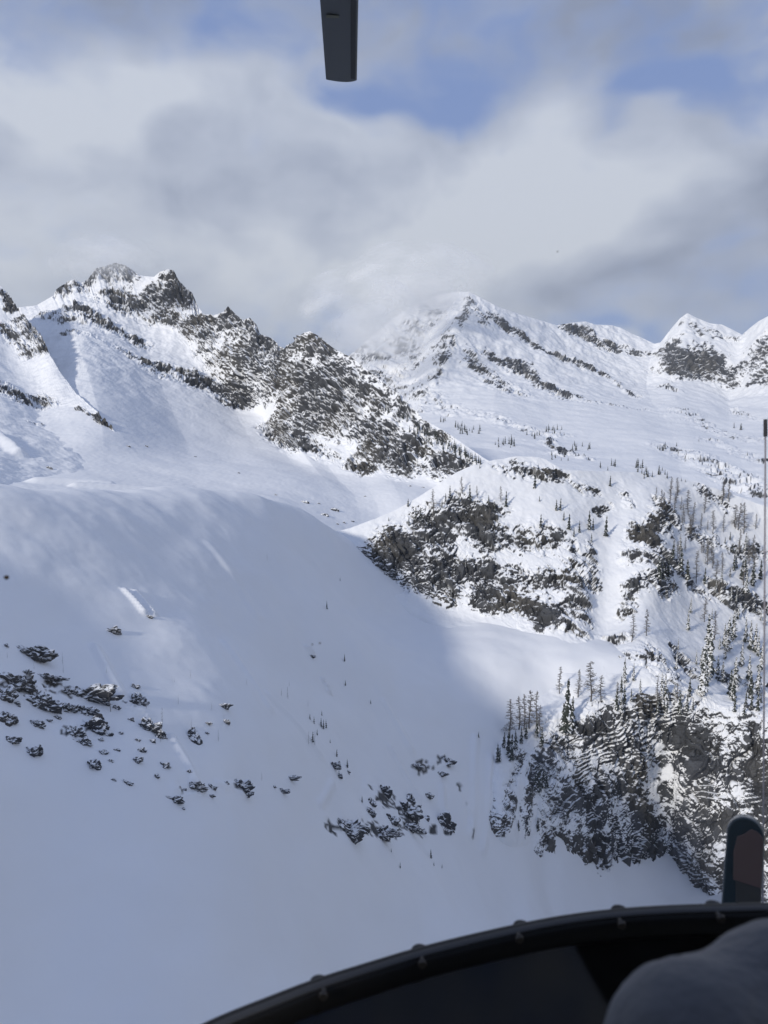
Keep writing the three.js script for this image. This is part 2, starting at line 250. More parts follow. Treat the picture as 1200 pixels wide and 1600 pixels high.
// ---- the near snow slope: a smooth surface through scattered survey points
{
  const COMMON = [
    [-150, 772, 180], [0, 772, 205], [60, 771, 225], [150, 770, 255], [280, 769, 300], [410, 777, 350], [480, 802, 388], [530, 834, 425],
    [-150, 800, 240], [0, 800, 270], [150, 800, 330], [280, 805, 375], [410, 820, 430], [530, 860, 480],
    [0, 1000, 148], [0, 1200, 112], [0, 1400, 92], [0, 1600, 78], [-200, 1200, 88], [-200, 1600, 64], [-200, 900, 135],
    [200, 900, 200], [200, 1100, 146], [200, 1300, 113], [200, 1600, 86], [400, 900, 262], [400, 1100, 176], [400, 1300, 131], [400, 1600, 97],
    [550, 950, 345], [550, 1100, 242], [550, 1300, 176], [550, 1600, 124], [620, 960, 376], [700, 1000, 350], [760, 985, 364], [700, 1100, 290], [700, 1200, 256], [700, 1330, 225], [700, 1600, 158],
    [800, 1040, 330], [800, 1150, 290], [760, 1300, 247], [800, 1420, 238], [850, 1600, 165], 
  ];
  const SHELF = [[850, 1037, 334.5], [890, 1039, 330], [940, 1046, 327], [1000, 1046, 325.5], [870, 1095, 313], [920, 1092, 309], [985, 1092, 310], [1100, 1060, 350], [1200, 1100, 365]];   // above the lower cliff
  const FOOT = [[860, 1420, 258], [950, 1400, 278], [1050, 1400, 288], [1130, 1425, 268], [1200, 1450, 255], [900, 1500, 222], [1000, 1600, 185], [1250, 1600, 180], [1350, 1430, 270]];   // below it
  const spline = (list) => {
  const S = list.map((p) => at(p[0], p[1], p[2]));
  const n = S.length, A = [], K = (r2) => r2 < 1e-9 ? 0 : r2 * Math.log(r2);
  for (let i = 0; i < n; i++) A.push([...S.map((q) => K(((S[i].x - q.x) ** 2 + (S[i].z - q.z) ** 2) / 1e4)), 1, S[i].x / 100, S[i].z / 100, S[i].y]);
  for (let i = 0; i < n; i++) A[i][i] += .004;
  A.push([...S.map(() => 1), 0, 0, 0, 0], [...S.map((q) => q.x / 100), 0, 0, 0, 0], [...S.map((q) => q.z / 100), 0, 0, 0, 0]);
  const m = n + 3;
  for (let c = 0; c < m; c++) {
    let p = c; for (let r = c + 1; r < m; r++) if (Math.abs(A[r][c]) > Math.abs(A[p][c])) p = r;
    [A[c], A[p]] = [A[p], A[c]];
    for (let r = 0; r < m; r++) if (r !== c) { const f = A[r][c] / A[c][c]; if (f) for (let k = c; k <= m; k++) A[r][k] -= f * A[c][k]; }
  }
  const wgt = A.map((r, i) => r[m] / r[i]);
  return (x, z) => { let y = wgt[n] + wgt[n + 1] * x / 100 + wgt[n + 2] * z / 100; for (let i = 0; i < n; i++) y += wgt[i] * K(((x - S[i].x) ** 2 + (z - S[i].z) ** 2) / 1e4); return y; };
  };
  const above = spline([...COMMON, ...SHELF]), below = spline([...COMMON, ...FOOT]);
  const edge = [[815, 1150, 292], [870, 1135, 299], [930, 1112, 305], [985, 1105, 311], [1035, 1100, 322], [1085, 1115, 317], [1150, 1125, 302], [1230, 1130, 296], [1330, 1140, 296]].map((p) => at(p[0], p[1], p[2]));
  const height = (x, z) => {
    if (x < 38 || z < -330) return above(x, z);
    let a = 0; while (a < edge.length - 2 && edge[a + 1].x < x) a++;
    const zl = lerp(edge[a].z, edge[a + 1].z, clamp((x - edge[a].x) / (edge[a + 1].x - edge[a].x), 0, 1)), w = smooth(-3, 9, z - zl) * smooth(38, 60, x);
    return w <= 0 ? above(x, z) : w >= 1 ? below(x, z) : lerp(above(x, z), below(x, z), w);
  };
  const nu = 420, nv = 420, P = new Float32Array(nu * nv * 3);
  for (let j = 0; j < nv; j++) for (let i = 0; i < nu; i++) { const d = 480 * Math.pow(58 / 480, j / (nv - 1)), x = d * lerp(-.66, .62, i / (nu - 1)); P.set([x, height(x, -d), -d], (j * nu + i) * 3); }
  terrain('snow_slope', 'broad smooth shaded snow slope falling to the right across the foreground', P, nu, nv, { size: 1.5, relief: .9, swell: 3.0, wave: 42, ripple: .08, rough: .26, rock: [[0, 1075, 90, 1068, 28, .68], [100, 1088, 170, 1090, 18, .68], [110, 1145, 150, 1140, 28, .7], [200, 1100, 260, 1150, 18, .55], [290, 1230, 380, 1230, 14, .55], [515, 1292, 620, 1300, 20, .78], [590, 1240, 650, 1280, 30, .72], [700, 1190, 650, 1200, 14, .72], [695, 1285, 697, 1300, 20, .75], [620, 1290, 680, 1300, 16, .66], [720, 1230, 740, 1300, 12, .6]], bump: 1.3, bumps: [[150, 1010, 190, 1085, 9, .7], [350, 1010, 420, 1110, 10, .6], [420, 1090, 500, 1180, 10, .6], [270, 1150, 310, 1220, 8, .5], [330, 850, 400, 960, 14, .4], [196, 920, 224, 957, 6, .8], [214, 922, 240, 960, 6, .7], [505, 1065, 516, 1083, 3.5, .9], [480, 1010, 488, 1022, 3, .8], [520, 1225, 500, 1260, 7, .6], [610, 1170, 660, 1250, 6, .7], [600, 1100, 640, 1170, 8, .5], [690, 1230, 694, 1270, 6, .8], [745, 1150, 735, 1300, 7, .8], [770, 1180, 756, 1330, 6, .8]] });
}
// ---- knoll with its cliff, and the lower cliff
terrain('rocky_knoll', 'sunlit rounded knoll with a dark broken cliff across its front', loftGrid([
  [[510, 836, 428], [570, 816, 432], [620, 795, 438], [675, 765, 445], [725, 733, 452], [790, 716, 462], [845, 717, 466], [885, 736, 462], [960, 738, 480], [1040, 743, 500], [1120, 765, 510], [1220, 800, 505], [1320, 830, 500]],
  [[515, 850, 420], [575, 838, 422], [630, 822, 426], [690, 795, 432], [745, 775, 436], [800, 770, 440], [850, 772, 440], [890, 785, 440], [955, 790, 452], [1030, 800, 455], [1110, 840, 475], [1220, 870, 485], [1320, 900, 490]],
  [[530, 868, 411], [585, 868, 408], [640, 868, 407], [700, 868, 407], [750, 870, 406], [810, 875, 402], [860, 880, 399], [900, 885, 397], [950, 885, 408], [1020, 885, 402], [1090, 920, 424], [1210, 950, 440], [1320, 970, 450]],
  [[545, 888, 406], [595, 905, 402], [650, 930, 394], [715, 955, 384], [770, 970, 376], [825, 982, 366], [870, 992, 358], [910, 998, 355], [945, 985, 368], [1010, 960, 372], [1090, 985, 392], [1210, 1020, 405], [1320, 1050, 412]],
  [[560, 910, 398], [605, 940, 388], [660, 970, 376], [725, 1000, 362], [790, 1020, 350], [850, 1035, 338], [890, 1040, 332], [930, 1045, 328], [965, 1045, 326], [1020, 1040, 326], [1090, 1060, 338], [1210, 1090, 350], [1320, 1120, 358]],
  [[600, 1000, 392], [640, 1030, 386], [690, 1060, 372], [750, 1090, 348], [810, 1110, 328], [860, 1110, 316], [900, 1100, 309], [940, 1100, 312], [980, 1100, 313], [1030, 1095, 316], [1100, 1105, 312], [1210, 1135, 318], [1320, 1160, 325]],
  [[600, 1100, 398], [640, 1130, 392], [690, 1160, 378], [750, 1190, 356], [810, 1210, 340], [860, 1200, 330], [900, 1190, 325], [940, 1190, 325], [980, 1190, 325], [1030, 1190, 325], [1100, 1200, 325], [1210, 1230, 328], [1320, 1260, 332]],
], 760, 480), 760, 480, { size: 4.2, relief: 4.6, wide: 1.15, swell: 2.2, wave: 45, ripple: .12, dip: [.15, 0], strata: .85, back: 160, bare: .03, ribs: 2.2, steepness: 1.0, patches: .95, fine: 1.2, rough: .8, streak: .5, lie: .62, rock: [
  [560, 880, 640, 880, 32, .8], [600, 845, 690, 850, 34, .9], [650, 900, 700, 915, 30, .75], [660, 815, 760, 800, 26, .95], [730, 800, 770, 850, 34, 1], [690, 880, 760, 890, 34, .85],
  [760, 930, 860, 965, 32, .8], [790, 840, 870, 850, 32, .75], [800, 900, 900, 910, 34, .72], [870, 970, 905, 990, 18, .7], [890, 850, 905, 960, 22, .65], [920, 860, 930, 920, 16, .6],
  [810, 735, 880, 745, 16, .72], [770, 730, 810, 735, 8, .55], [905, 765, 930, 770, 14, .6], [935, 800, 955, 790, 12, .65], [975, 775, 985, 790, 12, .6],
  [1005, 840, 1045, 800, 26, .9], [990, 870, 1040, 880, 24, .85], [1040, 870, 1060, 890, 22, .8], [985, 915, 1020, 900, 18, .7], [985, 925, 975, 960, 16, .65], [1035, 920, 1060, 920, 14, .6], [970, 958, 985, 958, 10, .8],
  [945, 1000, 975, 1000, 14, .6], [1020, 1010, 1030, 1040, 18, .62], [1060, 1020, 1080, 1050, 22, .62], [1080, 830, 1110, 850, 22, .7], [1070, 910, 1100, 925, 18, .75], [1120, 920, 1180, 945, 26, .85], [1150, 860, 1190, 865, 18, .65], [1100, 770, 1130, 790, 16, .5], [975, 1030, 1050, 1060, 24, .5], [1110, 1050, 1200, 1080, 30, .5]] });
terrain('lower_cliff', 'steep dark rock wall streaked with snow beneath the larch stand', loftGrid([
  [[690, 1120, 325], [760, 1110, 316], [820, 1090, 316], [870, 1075, 320], [930, 1075, 318], [985, 1075, 314], [1040, 1070, 313], [1090, 1078, 312], [1150, 1090, 314], [1230, 1100, 310], [1320, 1110, 310]],
  [[695, 1170, 290], [765, 1165, 284], [815, 1150, 290], [870, 1135, 296], [930, 1112, 299], [985, 1105, 301], [1035, 1100, 304], [1085, 1115, 305], [1150, 1125, 298], [1230, 1130, 292], [1320, 1140, 292]],
  [[700, 1230, 272], [775, 1235, 264], [825, 1235, 274], [875, 1230, 281], [930, 1220, 290], [985, 1215, 299], [1037, 1210, 310], [1085, 1215, 297], [1150, 1225, 288], [1230, 1230, 282], [1320, 1240, 282]],
  [[708, 1290, 255], [785, 1300, 250], [835, 1310, 268], [880, 1310, 277], [930, 1300, 286], [985, 1300, 296], [1040, 1300, 306], [1085, 1310, 293], [1150, 1320, 284], [1230, 1330, 279], [1320, 1330, 279]],
  [[720, 1340, 256], [795, 1360, 256], [850, 1395, 268], [890, 1400, 276], [935, 1395, 284], [990, 1380, 292], [1042, 1370, 302], [1090, 1390, 290], [1150, 1405, 280], [1230, 1410, 275], [1320, 1420, 275]],
  [[740, 1410, 250], [810, 1430, 250], [855, 1450, 250], [900, 1455, 260], [940, 1450, 268], [990, 1445, 274], [1042, 1440, 282], [1090, 1450, 272], [1150, 1460, 262], [1230, 1470, 258], [1320, 1480, 258]],
], 640, 460), 640, 460, { size: 3.2, relief: 3.2, wide: 1.35, swell: 1.6, wave: 24, ripple: .12, lie: .55, dip: [-.04, 0], strata: .55, back: 40, sink: 18, foot: 25, rough: .5, steepness: .85, patches: 1.0, ribs: 3.2, bare: .06, fine: .8, streak: .8, rock: [
  [760, 1220, 770, 1290, 12, .55], [815, 1180, 790, 1290, 12, .6], [850, 1150, 820, 1280, 16, .6], [870, 1180, 900, 1170, 40, .65], [880, 1250, 960, 1240, 46, .8], [960, 1150, 1000, 1200, 44, .82], [870, 1330, 880, 1390, 38, .9], [930, 1340, 1010, 1320, 44, .85], [930, 1380, 1000, 1365, 18, .8],
  [1010, 1110, 1060, 1160, 22, 1.1], [1080, 1160, 1140, 1200, 48, .95], [1090, 1240, 1130, 1270, 50, .9], [1160, 1150, 1200, 1300, 44, .85], [1065, 1330, 1100, 1380, 34, .8], [1080, 1300, 1160, 1400, 44, .75], [1000, 1250, 1020, 1300, 24, .8], [840, 1340, 855, 1380, 18, .7], [1060, 1090, 1180, 1110, 20, .5]] });
// ---- the mountains behind
terrain('left_mountain', 'jagged rocky mountain ridge with a wide shaded snow bowl, on the left', loftGrid([
  [[-120, 560, 1200], [0, 500, 1150], [90, 452, 1120], [140, 432, 1100], [190, 410, 1090], [265, 426, 1040], [310, 484, 1000], [385, 502, 930], [440, 546, 880], [485, 520, 820], [560, 582, 760], [650, 648, 690], [760, 722, 620], [830, 760, 580]],
  [[-100, 600, 900], [20, 560, 880], [110, 505, 930], [160, 500, 970], [215, 505, 1000], [275, 510, 985], [330, 545, 930], [395, 565, 880], [440, 600, 830], [480, 590, 790], [545, 640, 735], [620, 690, 670], [740, 735, 605], [810, 780, 570]],
  [[-100, 650, 600], [60, 640, 640], [140, 590, 720], [200, 590, 790], [250, 600, 840], [310, 605, 880], [360, 630, 880], [410, 650, 845], [450, 670, 770], [490, 680, 740], [540, 700, 700], [600, 720, 650], [710, 748, 600], [790, 800, 565]],
  [[-100, 710, 480], [60, 700, 530], [160, 670, 590], [230, 680, 640], [290, 690, 690], [350, 695, 720], [400, 700, 735], [450, 715, 715], [490, 730, 670], [520, 740, 660], [560, 745, 640], [610, 748, 615], [690, 770, 585], [770, 820, 555]],
  [[-100, 742, 400], [20, 742, 440], [160, 735, 500], [240, 735, 530], [310, 740, 545], [380, 745, 550], [440, 755, 550], [490, 765, 550], [530, 775, 550], [560, 785, 545], [590, 790, 540], [630, 790, 530], [690, 800, 520], [770, 850, 520]],
  [[-100, 790, 300], [0, 785, 330], [150, 790, 360], [230, 795, 375], [300, 800, 390], [360, 805, 400], [420, 812, 410], [470, 830, 415], [520, 850, 420], [560, 865, 425], [600, 880, 430], [640, 890, 430], [700, 900, 435], [780, 920, 440]],
], 660, 340, .5), 660, 340, { size: 7, relief: 8.5, swell: 4, wave: 80, ripple: .15, back: 400, crest: 9, rough: 3.5, calm: .9, bare: -.15, fine: 1.6, skyline: LEFT_SKYLINE, dip: [.45, 0], strata: 1.7, lie: .7, wide: 1.3, bump: 3, bumps: [[60, 757, 170, 762, 17, 1], [120, 762, 300, 769, 12, .8]], rock: [
  [100, 450, 125, 455, 16, .75], [150, 430, 205, 425, 24, .8], [175, 460, 205, 480, 24, .85], [245, 450, 290, 470, 32, .95], [250, 490, 280, 500, 22, .75], [60, 490, 110, 500, 12, .6], [110, 480, 165, 505, 16, .9], [150, 505, 215, 535, 22, 1], [100, 522, 210, 560, 13, .85], [255, 580, 320, 600, 28, 1], [320, 600, 380, 622, 28, .9], [300, 500, 330, 530, 26, .75], [330, 500, 400, 510, 28, .8], [400, 530, 430, 560, 30, .85], [350, 555, 410, 580, 30, .65], [460, 530, 510, 545, 26, .85],
  [430, 580, 480, 600, 36, .8], [490, 600, 530, 640, 40, .9], [520, 580, 600, 640, 26, .7], [450, 630, 520, 660, 30, .75], [540, 650, 620, 690, 34, .75], [580, 700, 640, 725, 26, .9], [640, 690, 700, 730, 22, .85], [420, 670, 480, 700, 20, .8], [480, 700, 515, 715, 16, .7], [550, 725, 580, 735, 14, .8], [690, 715, 730, 730, 14, .7], [620, 640, 700, 690, 14, .6]] });
terrain('left_spur', 'steep snowy spur with dark rock bands at the left edge, before the ridge', loftGrid([
  [[-120, 360, 900], [-40, 420, 880], [0, 448, 860], [25, 482, 830], [60, 522, 780], [80, 560, 730], [110, 605, 680], [150, 645, 620], [190, 690, 590], [225, 740, 590]],
  [[-120, 480, 760], [-60, 520, 750], [-10, 550, 740], [15, 575, 720], [45, 605, 685], [65, 632, 650], [95, 660, 605], [130, 685, 575], [170, 710, 560], [215, 750, 575]],
  [[-120, 620, 560], [-80, 640, 550], [-30, 660, 540], [5, 672, 530], [35, 685, 525], [60, 695, 518], [90, 708, 512], [120, 718, 508], [160, 735, 512], [205, 765, 535]],
  [[-120, 745, 330], [-80, 755, 340], [-30, 762, 350], [5, 766, 370], [35, 768, 390], [60, 770, 400], [90, 772, 410], [120, 775, 420], [160, 785, 440], [205, 800, 460]],
], 220, 220), 220, 220, { size: 4.5, relief: 5, swell: 3, wave: 60, ripple: .12, back: 120, crest: 5, rough: 1.5, dip: [.6, 0], strata: 1.8, bump: 4, bumps: [[-10, 680, 28, 712, 14, 1]], rock: [
  [2, 462, 22, 485, 15, 1], [30, 500, 75, 545, 20, .8], [5, 510, 50, 555, 18, .75], [0, 605, 40, 625, 34, 1], [50, 620, 75, 635, 18, .9], [120, 640, 150, 660, 8, .6], [150, 655, 175, 665, 12, 1], [50, 660, 65, 665, 8, .6]] });
terrain('far_mountains', 'high snow peaks and basin far beyond the knoll', loftGrid([
  [[400, 660, 1900], [480, 605, 1900], [560, 548, 2000], [620, 498, 2100], [690, 458, 2200], [735, 457, 2150], [790, 485, 2150], [870, 506, 2250], [915, 502, 2350], [965, 510, 2400], [1022, 538, 2350], [1075, 490, 2300], [1150, 515, 2300], [1164, 522, 2280], [1205, 491, 2150], [1300, 450, 2100]],
  [[420, 690, 1800], [500, 640, 1800], [560, 590, 1900], [610, 560, 1980], [665, 530, 2050], [712, 510, 1960], [790, 530, 2020], [870, 548, 2100], [920, 545, 2200], [965, 556, 2230], [1015, 570, 2200], [1065, 545, 2150], [1130, 560, 2160], [1150, 575, 2120], [1205, 560, 2000], [1300, 540, 1950]],
  [[440, 720, 1650], [500, 690, 1650], [560, 640, 1750], [600, 620, 1800], [640, 600, 1830], [680, 590, 1760], [780, 590, 1830], [860, 600, 1850], [920, 600, 1950], [980, 610, 2000], [1010, 610, 2050], [1050, 600, 2060], [1110, 610, 2050], [1140, 625, 2000], [1205, 620, 1850], [1300, 610, 1800]],
  [[460, 760, 1400], [520, 740, 1450], [570, 700, 1500], [600, 680, 1520], [630, 660, 1550], [655, 645, 1540], [770, 640, 1500], [860, 650, 1500], [930, 650, 1500], [1000, 655, 1500], [1040, 660, 1500], [1070, 660, 1500], [1110, 665, 1500], [1140, 670, 1480], [1205, 670, 1450], [1300, 670, 1400]],
  [[480, 800, 1150], [540, 780, 1150], [590, 740, 1150], [620, 720, 1150], [650, 700, 1150], [680, 690, 1150], [780, 690, 1150], [870, 700, 1100], [950, 710, 1050], [1020, 715, 1000], [1060, 720, 1000], [1090, 720, 980], [1130, 725, 960], [1160, 730, 950], [1210, 730, 930], [1300, 730, 900]],
  [[500, 840, 800], [560, 820, 800], [600, 800, 800], [640, 780, 800], [670, 760, 790], [700, 748, 780], [790, 745, 760], [880, 750, 740], [960, 760, 720], [1030, 775, 700], [1070, 785, 690], [1100, 795, 680], [1140, 805, 670], [1170, 815, 660], [1210, 825, 650], [1300, 840, 650]],
], 620, 320, .7), 620, 320, { size: 13, relief: 14, swell: 9, wave: 180, ripple: .2, back: 900, crest: 5, rough: 10, calm: .75, bare: .03, skyline: FAR_SKYLINE, dip: [.45, 0], strata: 1.6, lie: .66, wide: 1.5, rockColor: [.06, .062, .067], rock: [
  [735, 475, 755, 500, 14, .5], [775, 500, 815, 525, 14, .75], [760, 555, 810, 580, 18, .7], [810, 570, 890, 620, 18, .9], [740, 560, 800, 610, 26, .5], [840, 545, 940, 585, 12, .75], [880, 515, 920, 515, 10, .65], [920, 530, 1010, 555, 14, .75], [1045, 545, 1060, 580, 22, .8], [1065, 570, 1100, 560, 28, .85], [1075, 585, 1105, 590, 16, .7], [1130, 600, 1150, 580, 22, .6], [1070, 500, 1090, 520, 10, .4], [1110, 520, 1150, 530, 10, .5], [1190, 540, 1210, 600, 26, .45], [960, 600, 995, 620, 9, .65], [1035, 605, 1060, 612, 7, .7],
  [1060, 640, 1180, 690, 22, .42], [1040, 700, 1190, 760, 24, .44], [700, 640, 860, 680, 20, .42], [860, 620, 1000, 640, 12, .42], [690, 480, 640, 540, 20, .40], [650, 560, 610, 600, 24, .44], [735, 470, 690, 570, 9, .55], [690, 570, 655, 645, 10, .55], [560, 555, 600, 560, 22, .42], [600, 580, 640, 620, 26, .42], [620, 540, 660, 560, 24, .36], [700, 520, 680, 590, 14, .42], [655, 610, 700, 640, 18, .45], [855, 690, 880, 710, 12, .7], [880, 705, 920, 720, 8, .6], [1140, 640, 1190, 660, 10, .5], [1110, 690, 1200, 720, 16, .4], [1120, 740, 1190, 770, 18, .45]] });
{
  const g = new THREE.PlaneGeometry(16000, 16000, 60, 60).rotateX(-Math.PI / 2), p = g.attributes.position;
  for (let i = 0; i < p.count; i++) p.setY(i, -330 + 25 * fbm(p.getX(i) / 900, 0, p.getZ(i) / 900, 3));
  g.computeVertexNormals();
  tag(mesh('ground', g, new THREE.MeshStandardMaterial({ color: new THREE.Color().setRGB(.10, .115, .11), roughness: .95 })), 'unseen valley floor far below, coloured dark to lessen bounced light', null, null, 'structure');  // unseen floor, coloured dark to lessen light bounced up to the slopes
}
{
  // unseen valley side right of and behind the eye, placed to darken the slopes
  const nu = 120, nv = 40, P = new Float32Array(nu * nv * 3), col = new Float32Array(nu * nv * 3), idx = [];
  for (let i = 0; i < nu; i++) for (let j = 0; j < nv; j++) {
    const a = lerp(.8, 3.15, i / (nu - 1)), t = j / (nv - 1), R = lerp(300, 640, t), x = Math.sin(a) * R, z = -Math.cos(a) * R, h = -330 + 680 * Math.pow(t, .8) * smooth(0, .12, i / nu) * smooth(0, .12, 1 - i / nu) + 60 * fbm(x / 160, 0, z / 160, 5), k = (j * nu + i) * 3;
    P.set([x, h, z], k); const f = smooth(-.1, .15, fbm(x / 40, h / 40, z / 40, 4) + .25 - t * .5); for (let c = 0; c < 3; c++) col[k + c] = lerp(SNOW[c], [.035, .045, .04][c], f);
    if (i && j) { const q = j * nu + i; idx.push(q, q - 1, q - nu, q - 1, q - nu - 1, q - nu); }
  }
  const g = new THREE.BufferGeometry(); g.setAttribute('position', new THREE.BufferAttribute(P, 3)); g.setAttribute('color', new THREE.BufferAttribute(col, 3)); g.setIndex(idx); g.computeVertexNormals();
  tag(mesh('unseen_valley_side', g, new THREE.MeshStandardMaterial({ vertexColors: true, roughness: .95, side: THREE.DoubleSide })), 'unseen dark valley side behind the viewer, placed to darken the slopes in view', null, null, 'structure');
}
scene.fog = new THREE.FogExp2(new THREE.Color().setRGB(.84, .91, 1.0), 8e-5);
// ---------------------------------------------------------------- mist that clings to the summits: thin curved veils, one behind another
{
  const S = 256, veil = (seed, most) => { const d = new Uint8Array(S * S * 4); for (let j = 0; j < S; j++) for (let i = 0; i < S; i++) { const x = i / S * 2 - 1, y = j / S * 2 - 1, n = fbm(x * 1.8 + seed, y * 1.8, seed, 5), r = Math.hypot(x, y) + .1 + n * 1.25, v = 255 * clamp(most * (1 - smooth(.0, .85, r)) * (1 - smooth(.6, .95, Math.max(Math.abs(x), Math.abs(y))))); d.set([v, v, v, 255], (j * S + i) * 4); } const t = new THREE.DataTexture(d, S, S); t.magFilter = THREE.LinearFilter; t.needsUpdate = true; return t; };
  const maps = [veil(1.3, .54), veil(7.9, .54), veil(4.4, .3)];
  const cloud = (list, label) => { const o = thing('cloud', label, 'cloud', null, 'stuff'); for (const [px, py, d, w, h, m] of list) {
    const g = new THREE.SphereGeometry(1, 24, 16, 0, Math.PI, 0, Math.PI), k = d / F * 1.04, mat = new THREE.MeshStandardMaterial({ color: new THREE.Color().setRGB(.74, .76, .79), alphaMap: maps[m], transparent: true, roughness: 1, side: THREE.DoubleSide }); mat.depthWrite = false;
    const q = mesh('wisp', g, mat, o); q.scale.set(w * k, h * k, w * k * .45); at(px, py, d, q.position); q.castShadow = false; } };
  cloud([[655, 468, 2010, 150, 85, 0], [615, 500, 1850, 150, 85, 1], [668, 446, 1960, 130, 60, 1], [560, 515, 1700, 130, 90, 0]], 'soft white cloud clinging to the top and left flank of the high peak');
  cloud([[188, 420, 985, 75, 40, 2], [170, 412, 960, 90, 42, 2]], 'thin grey wisp of cloud touching the highest crag of the left ridge');
}
//__MORE__
// ---------------------------------------------------------------- rocks standing out of the snow
const rockMat = new THREE.MeshStandardMaterial({ vertexColors: true, roughness: .9 }); rockMat.specularIntensity = .3;
const ORD = ['first', 'second', 'third', 'fourth', 'fifth', 'sixth', 'seventh', 'eighth', 'ninth', 'tenth', 'eleventh', 'twelfth', 'thirteenth', 'fourteenth', 'fifteenth', 'sixteenth', 'seventeenth', 'eighteenth', 'nineteenth', 'twentieth', 'twenty-first', 'twenty-second', 'twenty-third', 'twenty-fourth', 'twenty-fifth', 'twenty-sixth', 'twenty-seventh', 'twenty-eighth', 'twenty-ninth', 'thirtieth'];
const place = (i, n) => i === 0 ? 'leftmost' : i === n - 1 ? 'rightmost' : ORD[i] + ' from the left';
let rockSeed = 1;
function outcrop(px, py, w, h, snowy = .5) {
  const p = ground(px, py), k = Math.hypot(p.x, p.y, p.z) / F, sx = w * k / 2, sy = h * k / 2, q = rockSeed++ * 13.7;
  const g = new THREE.IcosahedronGeometry(1, w > 30 ? 14 : w > 14 ? 9 : 5), a = g.attributes.position, col = new Float32Array(a.count * 3), s = Math.min(sx, sy);
  for (let i = 0; i < a.count; i++) {
    let x = a.getX(i), y = a.getY(i), z = a.getZ(i);
    const X = x * sx / s, Y = y * sy / s;
    const c = worley(X * 1.1 + q, Y * 1.5, z * 1.1), cell = c.id - .5, e = clamp((c.f2 - c.f1) * 5);
    const f = 1.12 + cell * .55 + fbm(X * .6 + q, Y * .8 + 3, z * .7, 5) * 1.2 - (1 - e) * .14;
    const sag = .55 * sy * noise(X * .7 + q * 2, 1, q);               // bands step up and down along the slope
    x = x * sx * f; y = y * sy * f + sag + fbm(X * 2.2, Y * 3, z * 2 + q, 3) * s * .35; z = z * s * f * .8;
    a.setXYZ(i, x, y, z);
  }
  g.computeVertexNormals();
  const n = g.attributes.normal;
  for (let i = 0; i < a.count; i++) {
    const x = a.getX(i) / s, y = a.getY(i) / s, z = a.getZ(i) / s;
    const fl = n.getY(i) + fbm(x * 1.6 + q, y * 2.4, z * 1.6, 3) * 1.6 - .68 + snowy * .3, r = 1 - smooth(-.05, .08, fl), t = .5 + .5 * fbm(x * 2.5, y * 4, z * 2.5 + q, 3) + .3;
    for (let c = 0; c < 3; c++) col[i * 3 + c] = lerp(SNOW[c], [.052, .053, .057][c] * t, r);
  }
  g.setAttribute('color', new THREE.BufferAttribute(col, 3));
  const o = mesh('rock_outcrop', g, rockMat); o.position.copy(p).add(new THREE.Vector3(0, -sy * .1, 0)); return o;
}
function outcrops(list, where, group) {
  const size = (o) => o[2] >= 30 ? 'large' : o[2] >= 15 ? 'middling' : 'small', by = { large: [], middling: [], small: [] };
  for (const o of [...list].sort((a, b) => a[0] - b[0])) by[size(o)].push(o);
  for (const s of ['large', 'middling', 'small']) by[s].forEach((o, i) => {
    const m = outcrop(...o), shape = o[2] / o[3] > 2.2 ? 'long flat' : o[2] / o[3] < .9 ? 'upright' : 'broken';
    if (s === 'small') tag(m, 'small dark rock poking through ' + where, 'rock', 'small rocks ' + group);
    else tag(m, s + ' ' + shape + ' outcrop on ' + where + ', ' + place(i, by[s].length), 'rock outcrop', 'outcrops ' + group);
  });
}
outcrops([[48, 1024, 62, 22], [25, 1068, 52, 26], [71, 1060, 46, 10], [8, 1086, 24, 20], [137, 1086, 72, 22], [106, 1080, 26, 12], [67, 1103, 44, 26], [106, 1108, 27, 15], [129, 1112, 36, 14], [10, 1125, 32, 24], [56, 1134, 19, 12], [213, 1096, 36, 22], [231, 1137, 38, 20], [250, 1149, 15, 24], [148, 1140, 44, 34], [119, 1147, 22, 18], [130, 1157, 24, 12], [19, 1157, 24, 12], [54, 1176, 24, 18], [148, 1199, 15, 16], [210, 1186, 18, 10], [223, 1172, 12, 7], [258, 1197, 18, 10], [198, 1221, 12, 7], [242, 1213, 10, 6], [271, 1251, 28, 11], [285, 1261, 8, 4], [298, 1149, 20, 24], [348, 1103, 19, 8], [355, 1130, 8, 10], [302, 1226, 38, 12], [333, 1230, 12, 7], [375, 1226, 28, 20], [383, 1238, 20, 9], [442, 1236, 20, 7], [428, 1230, 6, 4], [454, 1215, 26, 7], [173, 987, 20, 11], [233, 963, 12, 7], [487, 1025, 12, 5], [185, 1172, 8, 5], [162, 1176, 10, 7], [175, 1190, 7, 5], [325, 1130, 12, 5], [210, 1072, 14, 7], [294, 1205, 8, 5], [179, 1217, 6, 4], [165, 1099, 14, 7], [179, 1107, 14, 7], [204, 1124, 10, 6], [322, 1146, 6, 4], [315, 1232, 10, 6], [287, 1231, 8, 5], [190, 1147, 6, 5], [212, 1157, 10, 5], [238, 1157, 9, 6], [157, 1157, 9, 6], [77, 1127, 8, 5], [40, 1050, 20, 7], [6, 1008, 8, 5], [327, 1243, 9, 5], [355, 1222, 7, 5], [29, 1102, 10, 8], [86, 1120, 12, 6]],
  'the shaded left slope', 'on the shaded left slope');
